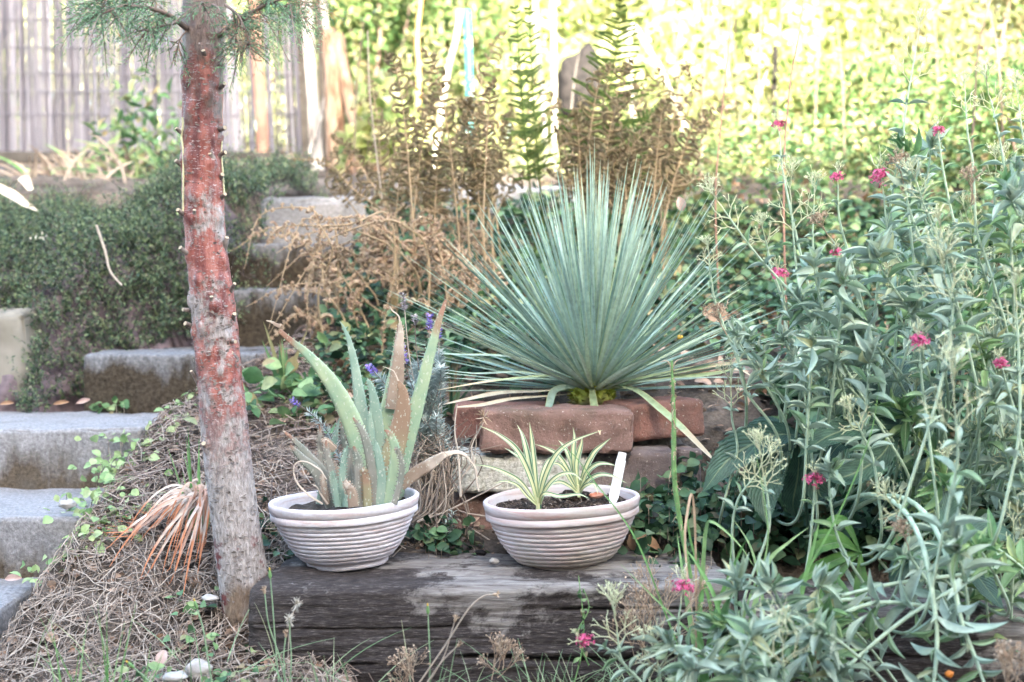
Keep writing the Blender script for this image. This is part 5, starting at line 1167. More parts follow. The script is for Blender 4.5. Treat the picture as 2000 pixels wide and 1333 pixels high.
# ------------------------------------------------------------------ withered flower spike and its green leaf clump
def spike():
    root = thing('withered_flower_spike', P(1345, 1120, 2.62), 'withered yellow-green flower spike with dry florets, standing right of the bowls', 'plant')
    p = spline(px_path([(1350, 1130), (1330, 1030), (1317, 930), (1316, 820), (1312, 705)], 2.62, 2.60), 60)
    m = MB(); m.tube(p, [.0038, .0050, .0048, .0022], 8); m.build('stem', M['grass'], root)
    n = 170; i = rng.integers(14, 58, n); a = rdir(n); m = MB(); m.leaves(p[i], a+np.array([0, 0, -.3]), rdir(n), rng.uniform(.005, .012, n), .0026, NARROW)
    for k in range(30):
        j = rng.integers(14, 56); c = p[j]+np.cumsum(np.vstack([rdir(1)[0]*.004, rdir(5)*.003+np.array([0, 0, -.0028])]), 0); m.tube(c, [.0011, .0006], 4)
    for s in (-1, 1): m.tube(spline([p[-3], p[-1]+[s*.008, 0, -.001], p[-1]+[s*.020, 0, .001+.003*s]], 8), [.0016, .0008], 5)
    m.build('dry_florets', M['cymedry'], root)
    n = 50; i = rng.integers(14, 56, n); m = MB(); m.leaves(p[i]+rdir(n)*.003, rdir(n), rdir(n), .006, .005, ROUND); m.build('seed_pods', M['undg'], root)
spike()
def clump(name, label, cat, base, blades, mat, fold=.35, up=(0, -1, .4), part='blade'):
    root = thing(name, base, label, cat)
    m = MB()
    for pts, w, d0, d1 in blades:
        p = rooted(spline(px_path(pts, d0, d1), 30)); wm = np.array([.7, .9, 1, .9, .7, .4, .03])*w*.5*d0/F; m.blade(p, wm, up=up, fold=fold, cols=3)
    m.build(part, M[mat], root); return root
clump('strap_leaf_clump', 'clump of green strap leaves in front of the sleeper join, some folded over', 'plant', P(1400, 1330, 2.45),
  [([(1370, 1330), (1350, 1220), (1335, 1130), (1322, 1040)], 14, 2.5, 2.6), ([(1380, 1330), (1390, 1200), (1350, 1060), (1340, 980)], 9, 2.5, 2.5), ([(1400, 1330), (1420, 1180), (1430, 1040)], 10, 2.45, 2.45), ([(1350, 1330), (1370, 1150), (1378, 1040), (1392, 1020), (1440, 1060), (1475, 1110)], 9, 2.5, 2.42),
   ([(1370, 1330), (1400, 1190), (1440, 1090), (1460, 1050)], 10, 2.45, 2.4), ([(1430, 1330), (1400, 1180), (1360, 1100), (1335, 1070)], 10, 2.4, 2.45), ([(1400, 1320), (1360, 1250), (1300, 1190), (1210, 1100)], 7, 2.42, 2.45), ([(1450, 1330), (1470, 1200), (1500, 1100), (1540, 1060), (1580, 1030)], 12, 2.4, 2.4),
   ([(1460, 1330), (1490, 1200), (1470, 1080), (1430, 1010)], 9, 2.45, 2.5), ([(1520, 1330), (1560, 1180), (1590, 1060), (1600, 1020)], 12, 2.4, 2.4), ([(1420, 1330), (1460, 1180), (1500, 1050), (1470, 850)], 6, 2.45, 2.4), ([(1500, 1330), (1560, 1150), (1640, 1000), (1700, 850), (1720, 730)], 5, 2.4, 2.35),
   ([(1350, 1330), (1300, 1200), (1240, 1050), (1160, 940), (1110, 880), (1062, 868)], 4, 2.45, 2.5), ([(1380, 1330), (1365, 1220), (1372, 1150), (1362, 1080)], 12, 2.45, 2.5)], 'grass')
clump('dry_grass_stalk', 'thin pale dry stem hanging down in front of the strap leaves', 'dry stalk', P(1365, 1290, 2.4), [([(1345, 985), (1338, 1040), (1342, 1120), (1352, 1200), (1365, 1290)], 5, 2.45, 2.4)], 'cymedry', part='stem')
# ------------------------------------------------------------------ heath mound on the bank at left
def heath():
    label = 'dense dark green heath mound with purplish twigs, draped over the bank behind the tree trunk'
    root = thing('heath_shrub', (-1.35, 4.5, .62), label, 'shrub')
    # mound surface: rows follow the bank from front foot to crest
    def surf(x, t):
        """t 0 foot .. 1 crest"""
        ctrl = [(-1.60, 3.86, -.40), (-1.50, 4.06, -.02), (-1.5, 4.40, .13), (-1.5, 4.9, .215), (-1.5, 5.5, .27)]
        y = np.interp(t, [0, .3, .55, .8, 1], [c[1] for c in ctrl]); z = np.interp(t, [0, .3, .55, .8, 1], [c[2] for c in ctrl])
        # foot of the mound rises to the right, where the steps climb
        k = np.clip((x+1.30)/.70, 0, 1); k = np.sqrt(k)
        y = y+k*.55*(1-t); z = z+k*.31*(1-t)**.6*(1-.0*t)
        z = z+.035*np.sin(x*7+t*3)+.03*np.sin(x*17+t*11); y = y-.05*np.sin(x*6.3+2)
        return y, z+EYE
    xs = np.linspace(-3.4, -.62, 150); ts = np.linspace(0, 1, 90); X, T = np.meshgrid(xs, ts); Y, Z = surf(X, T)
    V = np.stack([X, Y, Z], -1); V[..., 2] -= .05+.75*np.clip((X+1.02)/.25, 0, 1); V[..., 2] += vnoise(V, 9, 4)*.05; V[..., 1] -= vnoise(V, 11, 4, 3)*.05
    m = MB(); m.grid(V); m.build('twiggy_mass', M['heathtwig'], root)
    n = 19000; x = rng.uniform(-3.2, -.60, n); t = rng.uniform(0, 1, n)**1.1; y, z = surf(x, t)
    o = np.stack([x, y, z], -1)
    keep = np.array([mnoise.noise(Vector((a[0]*11, a[1]*11, a[2]*11))) for a in o]) > -.30-.3*(rng.random(n) < .3)
    # the mound's edge is ragged on the right
    keep &= ~((x < -1.34) & (z < EYE-.09-.08*rng.random(n))); keep &= x < -.73-.12*rng.random(n)+.07*(t > .6)
    o = o[keep]; n = len(o)
    up = np.stack([rng.normal(size=n)*.45, -.75+rng.normal(size=n)*.35, .75+rng.normal(size=n)*.35], -1); up = nrm(up)
    H = rng.uniform(.03, .09, n)*(1+.9*(rng.random(n) < .15))
    lf = MB(); k = 13
    u = np.linspace(.1, 1, k)
    pos = (o[:, None]+up[:, None]*(H[:, None]*u)[:, :, None]+rng.normal(size=(n, k, 3))*.002).reshape(-1, 3)
    dirs = (up[:, None]*.7+nrm(rng.normal(size=(n, k, 3)))*1.).reshape(-1, 3)
    lf.leaves(pos, dirs, rdir(n*k, .6), rng.uniform(.008, .015, n*k), rng.uniform(.0035, .0065, n*k), TINY)
    lf.build('foliage', M['hedge'], root)
    tw = MB()
    for a in range(0, n, 3): tw.tube(np.array([o[a]-up[a]*.03, o[a]+up[a]*H[a]*.9]), [.0012, .0006], 3, cap=False)
    for a in range(1500):
        i = rng.integers(0, n); q = o[i]+np.cumsum(np.vstack([[0, -.01, 0], nrm(rng.normal(size=(4, 3))+np.array([0, -.5, .1]))*.02]), 0); tw.tube(q, [.0012, .0005], 3, cap=False)
    tw.build('twigs', M['heathtwig'], root)
    fl = MB(); 
    for (px, py) in ((65, 540), (80, 462)):
        c = P(px, py, 4.2); fl.leaves(c+rng.normal(size=(12, 3))*.010, rdir(12, .4), rdir(12), .008, .005, ROUND)
    tag(fl.build('pale_flowers', M['fluff'], root), kind='stuff')
heath()
def curved_stem(name, pts, d0, d1, r, mat, label, cat='dry stalk', grp=None):
    p = spline(px_path(pts, d0, d1), 24); p = rooted(p) if name in ('tall_weed', 'dry_grass_stalk', 'garden_cane', 'pole') else p
    m = MB(); m.tube(p, r, 6); return tag(m.build(name, M[mat]), label, cat, grp)
curved_stem('withered_plant', [(188, 440), (205, 490), (215, 530), (238, 558)], 3.9, 3.85, [.004, .003], 'straw', 'pale dry stem lying curved on the heath mound')

# ------------------------------------------------------------------ scatter helpers
def on_ground(x, y, h=0): return np.stack([x, y, gz(x, y)+h], -1)
def litter_of(n, xr, yr, mask, size, tpl, wr=.5, lift=.004, tilt=.5, mat='litter', name='leaf_litter'):
    x = rng.uniform(*xr, n); y = rng.uniform(*yr, n); k = mask(x, y); x, y = x[k], y[k]; n = len(x)
    L = rng.uniform(*size, n); m = MB(); d = rng.normal(size=(n, 3)); d[:, 2] *= tilt*.4
    nn = rng.normal(size=(n, 3))*tilt; nn[:, 2] += 1
    m.leaves(on_ground(x, y, lift)+np.array([0, 0, 1])*rng.uniform(0, .012, (n, 1)), d, nn, L, L*wr, tpl)
    return tag(m.build(name, M[mat]), kind='stuff')
def straws(n, xr, yr, mask, size, w, mat, name, seed=0, lift=.006):
    x = rng.uniform(*xr, n); y = rng.uniform(*yr, n); k = mask(x, y); x, y = x[k], y[k]; n = len(x)
    m = MB(); o = on_ground(x, y, lift); o[:, 2] += rng.uniform(0, .018, n)
    a = rng.uniform(0, 6.28, n); L = rng.uniform(*size, n)
    u = np.linspace(0, 1, 6)
    bend = rng.normal(size=n)*.6
    V = np.zeros((n, 6, 2, 3))
    for i in range(6):
        an = a+bend*u[i]; px = o[:, 0]+L*u[i]*np.cos(a+bend*u[i]*.5); py = o[:, 1]+L*u[i]*np.sin(a+bend*u[i]*.5)
        pz = gz(px, py)+lift+(o[:, 2]-gz(o[:, 0], o[:, 1]))*1.0+.008*np.sin(u[i]*3.14)*rng.uniform(0, 1, n)
        for s, sg in enumerate((-1, 1)):
            V[:, i, s, 0] = px-sg*w*np.sin(an); V[:, i, s, 1] = py+sg*w*np.cos(an); V[:, i, s, 2] = pz+sg*w*.6
    q = []
    base = np.arange(n)[:, None]*12
    for i in range(5): q.append(np.concatenate([base+i*2, base+i*2+1, base+i*2+3, base+i*2+2], 1))
    m.add(V.reshape(-1, 3), np.vstack(q)); return tag(m.build(name, M[mat]), kind='stuff')
leftslope = lambda x, y: (x > prof(y, STEPX)-.03) & (x < -.30+(y-2.6)*.12)
straws(15000, (-1.15, -.2), (2.25, 3.9), lambda x, y: leftslope(x, y) & (rng.random(len(x)) < np.clip(1.3-(y-2.3)*.85, .16, 1)), (.03, .11), .0008, 'straw', 'dry_grass_thatch')
straws(2600, (-1.15, 0), (3.0, 4.2), leftslope, (.05, .16), .0011, 'twig', 'dead_twigs')
litter_of(4200, (-1.2, .0), (2.3, 4.2), leftslope, (.010, .03), ROUND, .7)
litter_of(900, (-.45, 1.5), (2.93, 3.6), lambda x, y: x > -9, (.010, .035), ROUND, .7)
litter_of(420, (-.45, .42), (2.72, 2.95), lambda x, y: (y > 2.8), (.005, .014), ROUND, .6, lift=.012)
# creeping green leaves along the steps
def creeper(label, spots, n, size, mat, name='creeping_plant', cat='creeper', hh=(.0, .03), spread=.07):
    m = MB(); st = MB(); root = thing(name, P(*spots[0]), label, cat)
    for (px, py, d) in spots:
        c = P(px, py, d); k = n
        x = c[0]+rng.normal(size=k)*spread; y = c[1]+rng.normal(size=k)*spread
        o = on_ground(x, y); o[:, 2] = np.maximum(o[:, 2], c[2]-.03)+rng.uniform(hh[0], hh[1], k)
        L = rng.uniform(size*.6, size*1.2, k); nn = rng.normal(size=(k, 3))*.45; nn[:, 2] += .8; nn[:, 1] -= .5
        d_ = rng.normal(size=(k, 3)); d_[:, 2] *= .4; m.leaves(o, d_, nn, L, L*.78, OVATE)
        for j in range(0, k, 4): st.tube(np.array([o[j]-[0, 0, .03], o[j]]), [.001, .0008], 3, cap=False)
    m.build('leaves', M[mat], root); tag(st.build('stems', M['straw'], root), kind='stuff')
creeper('pale green creeper with round leaves trailing down along the ends of the steps', [(310, 860, 3.4), (280, 880, 3.35), (250, 900, 3.3), (230, 930, 3.25), (200, 900, 3.3), (190, 950, 3.2), (240, 980, 3.1), (260, 1010, 3.05), (200, 1050, 3.0), (170, 1075, 2.95), (140, 1090, 2.95), (110, 1110, 2.9), (340, 825, 3.5), (370, 800, 3.6), (160, 980, 3.12), (225, 840, 3.45)], 26, .024, 'vinca', spread=.045)
creeper('small bright seedling on the third step', [(232, 785, 3.85), (218, 780, 3.85)], 8, .03, 'undg', hh=(.0, .03), spread=.02)
creeper('low weeds in the soil at the foot of the trunk', [(430, 1310, 2.5), (470, 1300, 2.5), (395, 1240, 2.6), (370, 1160, 2.7), (300, 1300, 2.45)], 14, .024, 'undg', spread=.035)
creeper('green weeds between the trunk and the left bowl', [(540, 1040, 2.95), (550, 1070, 2.9), (570, 1090, 2.88), (525, 1010, 3.0)], 26, .022, 'ivy', spread=.035)
creeper('green weed with toothed leaves on the sleeper between the bowls', [(880, 1080, 2.9), (900, 1060, 2.92), (850, 1090, 2.9), (820, 1080, 2.95), (875, 1035, 2.95)], 26, .026, 'ivy', spread=.03, hh=(0, .06))
creeper('dark columbine-like weeds right of the planter', [(1300, 980, 3.0), (1330, 1000, 2.95), (1360, 1030, 2.92), (1390, 1000, 2.95), (1290, 1020, 2.95), (1340, 950, 3.05), (1420, 1040, 2.9), (1450, 1000, 2.9), (1480, 1050, 2.9), (1400, 960, 3.0), (1280, 1060, 2.9), (1500, 1000, 2.95), (1360, 1070, 2.86), (1250, 1030, 3.0)], 60, .030, 'ivy', spread=.06, hh=(0, .09))
creeper('small weed with a light leaf on the right end of the long sleeper', [(1300, 1092, 2.75), (1325, 1090, 2.76)], 7, .026, 'ivy', spread=.02)
creeper('broad-leaved green plant behind the aloe', [(540, 760, 3.55), (560, 800, 3.5), (530, 790, 3.5), (580, 760, 3.55), (600, 800, 3.5), (520, 810, 3.45)], 16, .050, 'undg', spread=.06, hh=(0, .09))

# undergrowth behind the planter and under the ferns
def undergrowth(name, n, region, size, mat, hh, kind='stuff', up=.8):
    x, y = region(n); n = len(x); o = on_ground(x, y); h = rng.uniform(0, 1, n)**.7*hh; o[:, 2] += h*(.6+.5*np.array([mnoise.noise(Vector((a*5, b*5, 0))) for a, b in zip(x, y)]))
    L = rng.uniform(size*.5, size*1.3, n); nn = rng.normal(size=(n, 3))*.5; nn[:, 2] += up; nn[:, 1] -= .4
    d = rng.normal(size=(n, 3)); d[:, 2] = d[:, 2]*.5+.1; m = MB(); m.leaves(o, d, nn, L, L*rng.uniform(.42, .75, n), OVATE)
    return tag(m.build(name, M[mat]), kind=kind)
def patchy(x, y, th, sc=4, sd=0): return np.array([mnoise.noise(Vector((a*sc+sd, b*sc, sd))) for a, b in zip(x, y)]) > th
def reg(x0, x1, y0, y1, fn=None, th=-1):
    def f(n):
        x = rng.uniform(x0, x1, n); y = rng.uniform(y0, y1, n); k = patchy(x, y, th)
        if fn is not None: k &= fn(x, y)
        return x[k], y[k]
    return f
undergrowth('undergrowth', 19000, reg(-.52, 2.2, 3.42, 5.1, lambda x, y: ~((x > .1) & (x < .75) & (y < 3.62))), .034, 'ivy', .14)
undergrowth('undergrowth', 5000, reg(-.48, 2.2, 3.42, 5.1, lambda x, y: ~((x > .1) & (x < .75) & (y < 3.7)), .05), .036, 'undg', .17)
undergrowth('undergrowth', 7000, reg(.45, 1.6, 2.86, 3.45, lambda x, y: (x > .62) | (y < 3.0)), .045, 'ivy', .12)
undergrowth('undergrowth', 9000, reg(-.3, 3.2, 5.5, 7.6, None, -.1), .028, 'bg3', .22)
undergrowth('undergrowth', 21000, reg(.35, 3.6, 4.3, 7.0, None, -.02), .031, 'bg1', .36)
undergrowth('undergrowth', 12000, reg(.9, 3.2, 4.2, 6.5, None, .02), .031, 'undg', .42)
litter_of(1500, (-.5, 2), (3.4, 5.4), lambda x, y: x > -9, (.02, .06), ROUND, .6, tilt=1.3, lift=.02)

# fine grass in front of the sleeper, tall stalks, dried flower stems
def finegrass():
    m = MB()
    for k in range(520):
        x = rng.uniform(.02, .52) if k % 4 else rng.uniform(-.9, .5); y = rng.uniform(2.36, 2.56); o = np.array([x, y, gz(x, y)])
        an = rng.normal()*.75; L = rng.uniform(.06, .20); d = np.array([math.sin(an), rng.normal()*.25, math.cos(an)]); u = np.linspace(0, 1, 8)[:, None]
        p = o+d*L*u+np.array([math.sin(an), 0, -.6])*L*.35*u**2; m.blade(p, [.0009, .0008, .0002], fold=.2)
    return tag(m.build('fine_grass', M['finegrass']), kind='stuff')
finegrass()
def tuft_grass(label, px, py, d, n, H, spread=.2, w=.0016, mat='grass'):
    root = thing('grass_tuft', P(px, py, d), label, 'grass'); m = MB(); o = P(px, py, d); g = float(gz(o[0], o[1])); H = H+max(0, o[2]-g); o[2] = g-.005
    for k in range(n):
        an = rng.normal()*spread; L = H*rng.uniform(.5, 1.05); d_ = np.array([math.sin(an), rng.normal()*.15, math.cos(an)]); u = np.linspace(0, 1, 8)[:, None]
        p = o+rng.normal(size=3)*np.array([.01, .01, 0])+d_*L*u+np.array([math.sin(an), 0, -.3])*L*.25*u**2; m.blade(p, [w, w*.9, w*.6, .0002], fold=.3)
    m.build('blades', M[mat], root)
tuft_grass('tall thin green grass tuft at the bottom left, left of the pink petal', 205, 1345, 2.3, 12, .17, .14)
tuft_grass('thin green grass tuft nearest the lower left corner', 135, 1345, 2.35, 8, .15, .12)
tuft_grass('sparse grass tuft left of the seed stalks, by the pale stones', 258, 1345, 2.35, 7, .10)
tuft_grass('thin grass blades before the left half of the sleeper', 635, 1345, 2.4, 7, .09, .12, mat='finegrass')
tuft_grass('thin grass blades around the seed stalks in front of the sleeper', 835, 1345, 2.42, 7, .125, .16, mat='finegrass')
tuft_grass('long green blades growing up left of the tree trunk, above the dry clump', 385, 1000, 2.95, 12, .22, .16, w=.0034)
tuft_grass('upright green blades at the edge of the ferns above the pots', 560, 790, 3.6, 9, .22, .22, w=.007, mat='undg')
tuft_grass('green blades behind the lavender beside the bricks', 880, 800, 3.35, 22, .14, .5, w=.004, mat='ivy')
def stalk(label, pts, d, end, r=.0012, mat='finegrass'):
    p = spline(px_path(pts, d, d-.01), 30); root = thing('flower_stalk', p[0], label, 'stalk')
    m = MB(); m.tube(rooted(p), [r*1.15, r*.85], 6); m.build('stem', M[mat], root); t = nrm(p[-1]-p[-3]); q = p[-1]
    m = MB()
    if end == 'bud':
        m.tube(np.array([q, q+t*.004, q+t*.010, q+t*.015]), [.0013, .0032, .0026, .0016], 9); m.build('bud', M['grass'], root)
        m = MB(); m.tube(np.array([q+t*.0145, q+t*.019]), [.0015, .0012], 7); m.build('petals', M['yellow'], root)
    elif end == 'brown':
        m.tube(np.array([q, q+t*.004, q+t*.008]), [.0015, .003, .0022], 8); n = 14; m.leaves(np.tile(q+t*.006, (n, 1)), t+rdir(n)*.9, rdir(n), .009, .0022, NARROW); m.build('spent_head', M['cymedry'], root)
    elif end == 'fluff':
        n = 46; m.leaves(np.tile(q, (n, 1)), t*.6+rdir(n), rdir(n), rng.uniform(.008, .015, n), .0012, NARROW); n = 14; m.leaves(np.tile(q, (n, 1)), -t+rdir(n)*.5, rdir(n), .016, .002, NARROW); m.build('seed_head', M['fluff'], root)
stalk('green stalk with a closed yellow bud rising above the left end of the sleeper', [(545, 1340), (538, 1260), (533, 1190), (528, 1130)], 2.45, 'bud')
stalk('stalk with a small brown spent head, leftmost before the sleeper', [(560, 1340), (545, 1280), (525, 1220), (517, 1160)], 2.44, 'brown')
stalk('stalk with a white fluffy seed head before the left end of the sleeper', [(566, 1340), (569, 1290), (567, 1250), (565, 1210)], 2.42, 'fluff')
stalk('shorter stalk with a drooping brown and white head', [(556, 1340), (556, 1310), (554, 1280), (558, 1245)], 2.40, 'brown')
stalk('nodding stalk with dry bracts above the white fluffy head', [(562, 1300), (565, 1240), (572, 1200), (580, 1180)], 2.43, 'fluff', mat='straw', r=.0009)
stalk('green stalk with a slim bud bending left in front of the trunk foot', [(415, 1340), (405, 1280), (397, 1230), (385, 1190)], 2.40, 'bud', r=.0014)
stalk('green stalk with a bud at the bottom edge below the pink petal', [(300, 1345), (285, 1325), (270, 1312), (262, 1305)], 2.3, 'bud', r=.0014)
stalk('long tan stalk leaning right with a broken dry tip', [(815, 1340), (870, 1260), (915, 1190), (945, 1165), (962, 1162)], 2.4, 'brown', mat='straw', r=.0015)
stalk('green stalk with a yellowish bud, middle of the sleeper', [(838, 1340), (840, 1290), (838, 1250), (836, 1200)], 2.42, 'bud')
stalk('tan stalk with a folded dry head beside the long leaning one', [(840, 1330), (868, 1280), (880, 1240), (888, 1215)], 2.41, 'brown', mat='straw')
stalk('tan stalk ending in a tiny brown knob', [(830, 1340), (850, 1310), (870, 1285), (892, 1264)], 2.40, 'brown', mat='straw')
def twiggy(label, px, py, d, H, n=8, mat='twig', leafm=None, w=.5, root_name='seed_sprig'):
    root = thing(root_name, P(px, py, d), label, 'sprig'); m = MB(); bd = []; c = P(px, py, d)
    for k in range(n):
        an = rng.normal()*w; dd = nrm([math.sin(an), rng.normal()*.3, math.cos(an)]); cyme(m, bd, c+rng.normal(size=3)*.01, dd, H*rng.uniform(.3, .45), 4, nrm(rng.normal(size=3)), .0008)
    bo = np.array([b[0] for b in bd]); m.leaves(bo, rdir(len(bo)), rdir(len(bo)), .004, .003, ROUND); m.build('branchlets', M[mat], root)
twiggy('fine brown seed sprigs against the sleeper below the pink valerian', 1270, 1290, 2.45, .10, 7, 'cymedry')
twiggy('fine brown seed sprig on the sleeper face, left of the large pink head', 1290, 1230, 2.5, .09, 6, 'cymedry')
twiggy('tiny brown seed sprigs among the fine grass', 975, 1320, 2.42, .05, 6, 'cymedry')
twiggy('low twiggy sprig in the grass under the sleeper', 800, 1345, 2.42, .05, 5, 'cymedry')
def small_herb(label, pts, d, mat='undg', n=22, L=.016):
    p = spline(px_path(pts, d, d), 40); root = thing('small_herb', p[0], label, 'herb'); m = MB(); m.tube(p, [.0014, .0008], 5); m.build('stem', M['grass'], root)
    i = rng.integers(3, 39, n); m = MB(); m.leaves(p[i], rdir(n, .4), rdir(n, .8), rng.uniform(L*.5, L*1.2, n), L*.5, OVATE); m.build('leaves', M[mat], root)
small_herb('slender green herb with a tiny pale flower, before the sleeper under the right bowl', [(1120, 1340), (1135, 1280), (1140, 1220), (1130, 1125)], 2.5)
small_herb('slender small-leaved herb beside the taller one', [(1150, 1300), (1128, 1240), (1150, 1190), (1140, 1150)], 2.5, n=14)

# dry strap-leaf clump left of the trunk
def dry_clump():
    c = P(392, 985, 2.92); root = thing('dry_leaf_clump', c, 'collapsed clump of orange-brown dry strap leaves left of the trunk', 'plant'); m = MB()
    for k in range(80):
        an = rng.uniform(1.9, 5.6) if k % 4 else rng.uniform(0, 6.28)      # mostly falls to the left and forward
        L = rng.uniform(.07, .24); hd = np.array([math.cos(an), math.sin(an)]); u = np.linspace(0, 1, 14)
        if hd[0] > .2: hd[0] *= .25; L *= .7
        x = c[0]+rng.normal()*.012+hd[0]*L*u; y = c[1]+rng.normal()*.012+hd[1]*L*u*.8; z = np.maximum(gz(x, y)+.008+.02*rng.random(), c[2]+.05*np.sin(u*2.8)*rng.uniform(.5, 1.4)-u**1.5*L*rng.uniform(.5, 1.1))
        y = y+np.sin(u*rng.uniform(2, 6))*.012; x = x+np.sin(u*rng.uniform(2, 5))*.01
        m.blade(np.stack([x, y, z], -1), np.array([.8, 1, 1, .9, .8, .5, .1])*rng.uniform(.0020, .0042), up=(0, -.6, .8), fold=.3)
    m.build('leaves', M['strap'], root)
dry_clump()

# stones, petals, dead leaves on the ground
lump('stone', 388, 1312, 2.52, 52, 40, 'wstone', 'white stone on the dry grass left of the trunk foot', 'stone', 11)
lump('stone', 290, 1152, 2.85, 20, 16, 'wstone', 'small white stone under the orange dry clump', 'stone', 12)
lump('stone', 410, 1168, 2.7, 34, 12, 'stone', 'flat pale stone chip beside the trunk', 'stone', 13)
lump('stone', 130, 985, 3.05, 36, 18, 'stone', 'grey pebble at the end of the lower step', 'stone', 14)
lump('stone', 340, 1322, 2.42, 50, 18, 'stone', 'pale flat stone at the bottom edge, left of the white stone', 'stone', 15)
def one_leaf(px, py, d, L, w, dirv, nor, mat, label, cat='leaf', tpl=ROUND, name='fallen_leaf', curl=.5):
    m = MB(); t = tpl_leaf([.2, .8, 1, .85, .3], .6, curl, 5); m.leaves(np.array([P(px, py, d)]), np.array([dirv]), np.array([nor]), L*d/F, w*d/F, t)
    return tag(m.build(name, M[mat]), label, cat)
one_leaf(312, 1302, 2.5, 34, 24, (.2, .2, 1), (0, -1, .3), 'petal', 'pink petal-like leaf standing on the dry grass at bottom left')
one_leaf(10, 1132, 2.9, 32, 15, (1, 0, .2), (0, -1, .6), 'petal', 'pinkish dry leaf at the left edge, on the soil below the steps')
one_leaf(1240, 1052, 2.85, 58, 26, (1, -.1, -.25), (0, -.7, .8), 'dleaf', 'curled brown leaf on the sleeper right of the right bowl')
one_leaf(1230, 1045, 2.82, 40, 22, (.4, 0, -1), (-.4, -1, .2), 'dleaf', 'second brown leaf, hanging against the right bowl')
one_leaf(1372, 610, 3.3, 56, 44, (1, 0, -.1), (0, -1, .4), 'dleaf', 'broad brown dead leaf among the undergrowth behind the yucca tips')
one_leaf(1326, 385, 3.6, 30, 20, (.3, 0, -1), (0, -1, .1), 'petal', 'pale pink leaf caught between the yucca tips at upper right')
one_leaf(1590, 1262, 2.25, 44, 18, (.4, 0, -1), (.3, -1, .2), 'dleaf', 'brown rolled leaf among the lower right shoots')
one_leaf(105, 790, 3.75, 30, 9, (1, 0, .15), (.1, -1, .5), 'dleaf', 'brown leaf on the tread of the second step', curl=.05)
one_leaf(150, 788, 3.75, 26, 10, (1, .3, .3), (.2, -1, .4), 'petal', 'pinkish leaf on the tread of the second step', curl=.05)
one_leaf(0, 790, 3.75, 26, 9, (1, .2, .1), (0, -1, .5), 'dleaf', 'brown leaf at the left end of the second step', curl=.05)
lump('berry', 1854, 1317, 2.2, 16, 14, 'orangeb', 'small orange berry at the bottom right', 'berry', 3)
twiggy('brown shaggy dry flower ball in the bottom right corner', 1985, 1345, 2.1, .05, 16, 'cymedry', w=1.2, root_name='dry_flower_ball')
lump('bud', 1328, 659, 3.1, 12, 9, 'yellow', 'tiny yellow and white bud under the right yucca tips', 'bud', 4)
# ------------------------------------------------------------------ reed screen fence at the upper left
def fence():
    D = 7.0
    root = thing('reed_screen_fence', P(300, 350, D), 'grey reed screen fence on a wooden rail, light showing through the reeds', 'fence')
    a0 = P(-60, 330, D); z0 = P(0, 306, D)[2]; zt = P(0, -120, D)[2]
    def reeds(x0, x1, lean, mats, z_0, z_1, w0=.0034, gap=.0058, name='reed_panel', yy=D):
        m = MB(); x = x0
        while x < x1:
            w = w0*rng.uniform(.6, 1.35); y = yy+rng.normal()*.006; t = rng.normal()*.006+lean
            zz0 = z_0+rng.uniform(0, .03); zz1 = z_1+rng.normal()*.02
            if rng.random() > .03: m.tube(np.array([[x, y, zz0], [x+t*.5+rng.normal()*.003, y+rng.normal()*.004, (zz0+zz1)/2], [x+t, y, zz1]]), [w, w*.9], 5, cap=False)
            x += gap*rng.uniform(.8, 1.25)
        for q in (40, 95, 145, 180, 225):
            z = P(0, q, D)[2]
            m.tube(np.array([[x0, yy-.012, z], [(x0+x1)/2, yy-.014, z+.004], [x1, yy-.012, z]]), [.0022], 4, cap=False)
        return m.build(name, M[mats], root)
    reeds(-4.5, P(440, 0, D)[0], .0, 'reed', z0, zt)
    reeds(-4.5, P(440, 0, D)[0], .0, 'reed', z0, zt, w0=.0034, gap=.0062, yy=D+.03)
    reeds(P(437, 0, D)[0], P(588, 0, D)[0], -.03, 'reed', z0, P(0, 20, D)[2], w0=.0095, gap=.0178)
    reeds(-4.5, P(560, 0, D)[0], 0, 'reed', P(0, 380, D)[2], z0-.05, w0=.007, gap=.019)
    m = rough_box((-4.6, D-.14, P(0, 323, D)[2]), (P(560, 0, D)[0], D-.09, P(0, 301, D)[2]), .06, .004, 3, r=.006); m.build('rail', M['railwood'], root)
    x = P(510, 0, D-.1)[0]
    m = MB(); m.tube(np.array([P(518, 400, D-.1), P(512, 250, D-.1), P(502, 120, D-.1), P(492, -80, D-.1)]), [.032, .028], 10); m.build('post', M['rust'], root)
fence()
def plank(px0, py0, px1, py1, w, d, mat, label, name='wooden_plank', cat='plank', grp=None, th=.02):
    a, b = P(px0, py0, d), P(px1, py1, d); t = nrm(b-a); s = nrm(np.cross(t, [0, 1, 0])); n = np.cross(s, t); L = np.linalg.norm(b-a); w = w*d/F
    us = np.linspace(0, 1, 24); ring = [(-.5, -1), (.5, -1), (.5, 1), (-.5, 1)]
    V = np.array([[a+t*L*u+s*w*x*(1+.1*math.sin(u*9+px0))+n*th*.5*y for x, y in ring] for u in us])
    m = MB(); m.grid(V, wrap=True); m.add(V[-1], [(0, 1, 2, 3)]); m.add(V[0], [(3, 2, 1, 0)]); return tag(m.build(name, M[mat], smooth=False), label, cat, grp)
G = 'old boards leaning at the end of the reed fence'
plank(622, 350, 596, -20, 22, 6.9, 'palewood', 'widest sunlit pale board leaning at the end of the reed fence', grp=G)
plank(600, 330, 583, 60, 18, 7.0, 'greywood', 'grey board directly left of the widest pale board', grp=G)
plank(638, 330, 622, -20, 14, 7.05, 'greywood', 'dark grey board right of the widest pale board', grp=G)
plank(662, 320, 630, -20, 12, 6.95, 'palewood', 'narrow pale board at the right end, leaning left', grp=G)
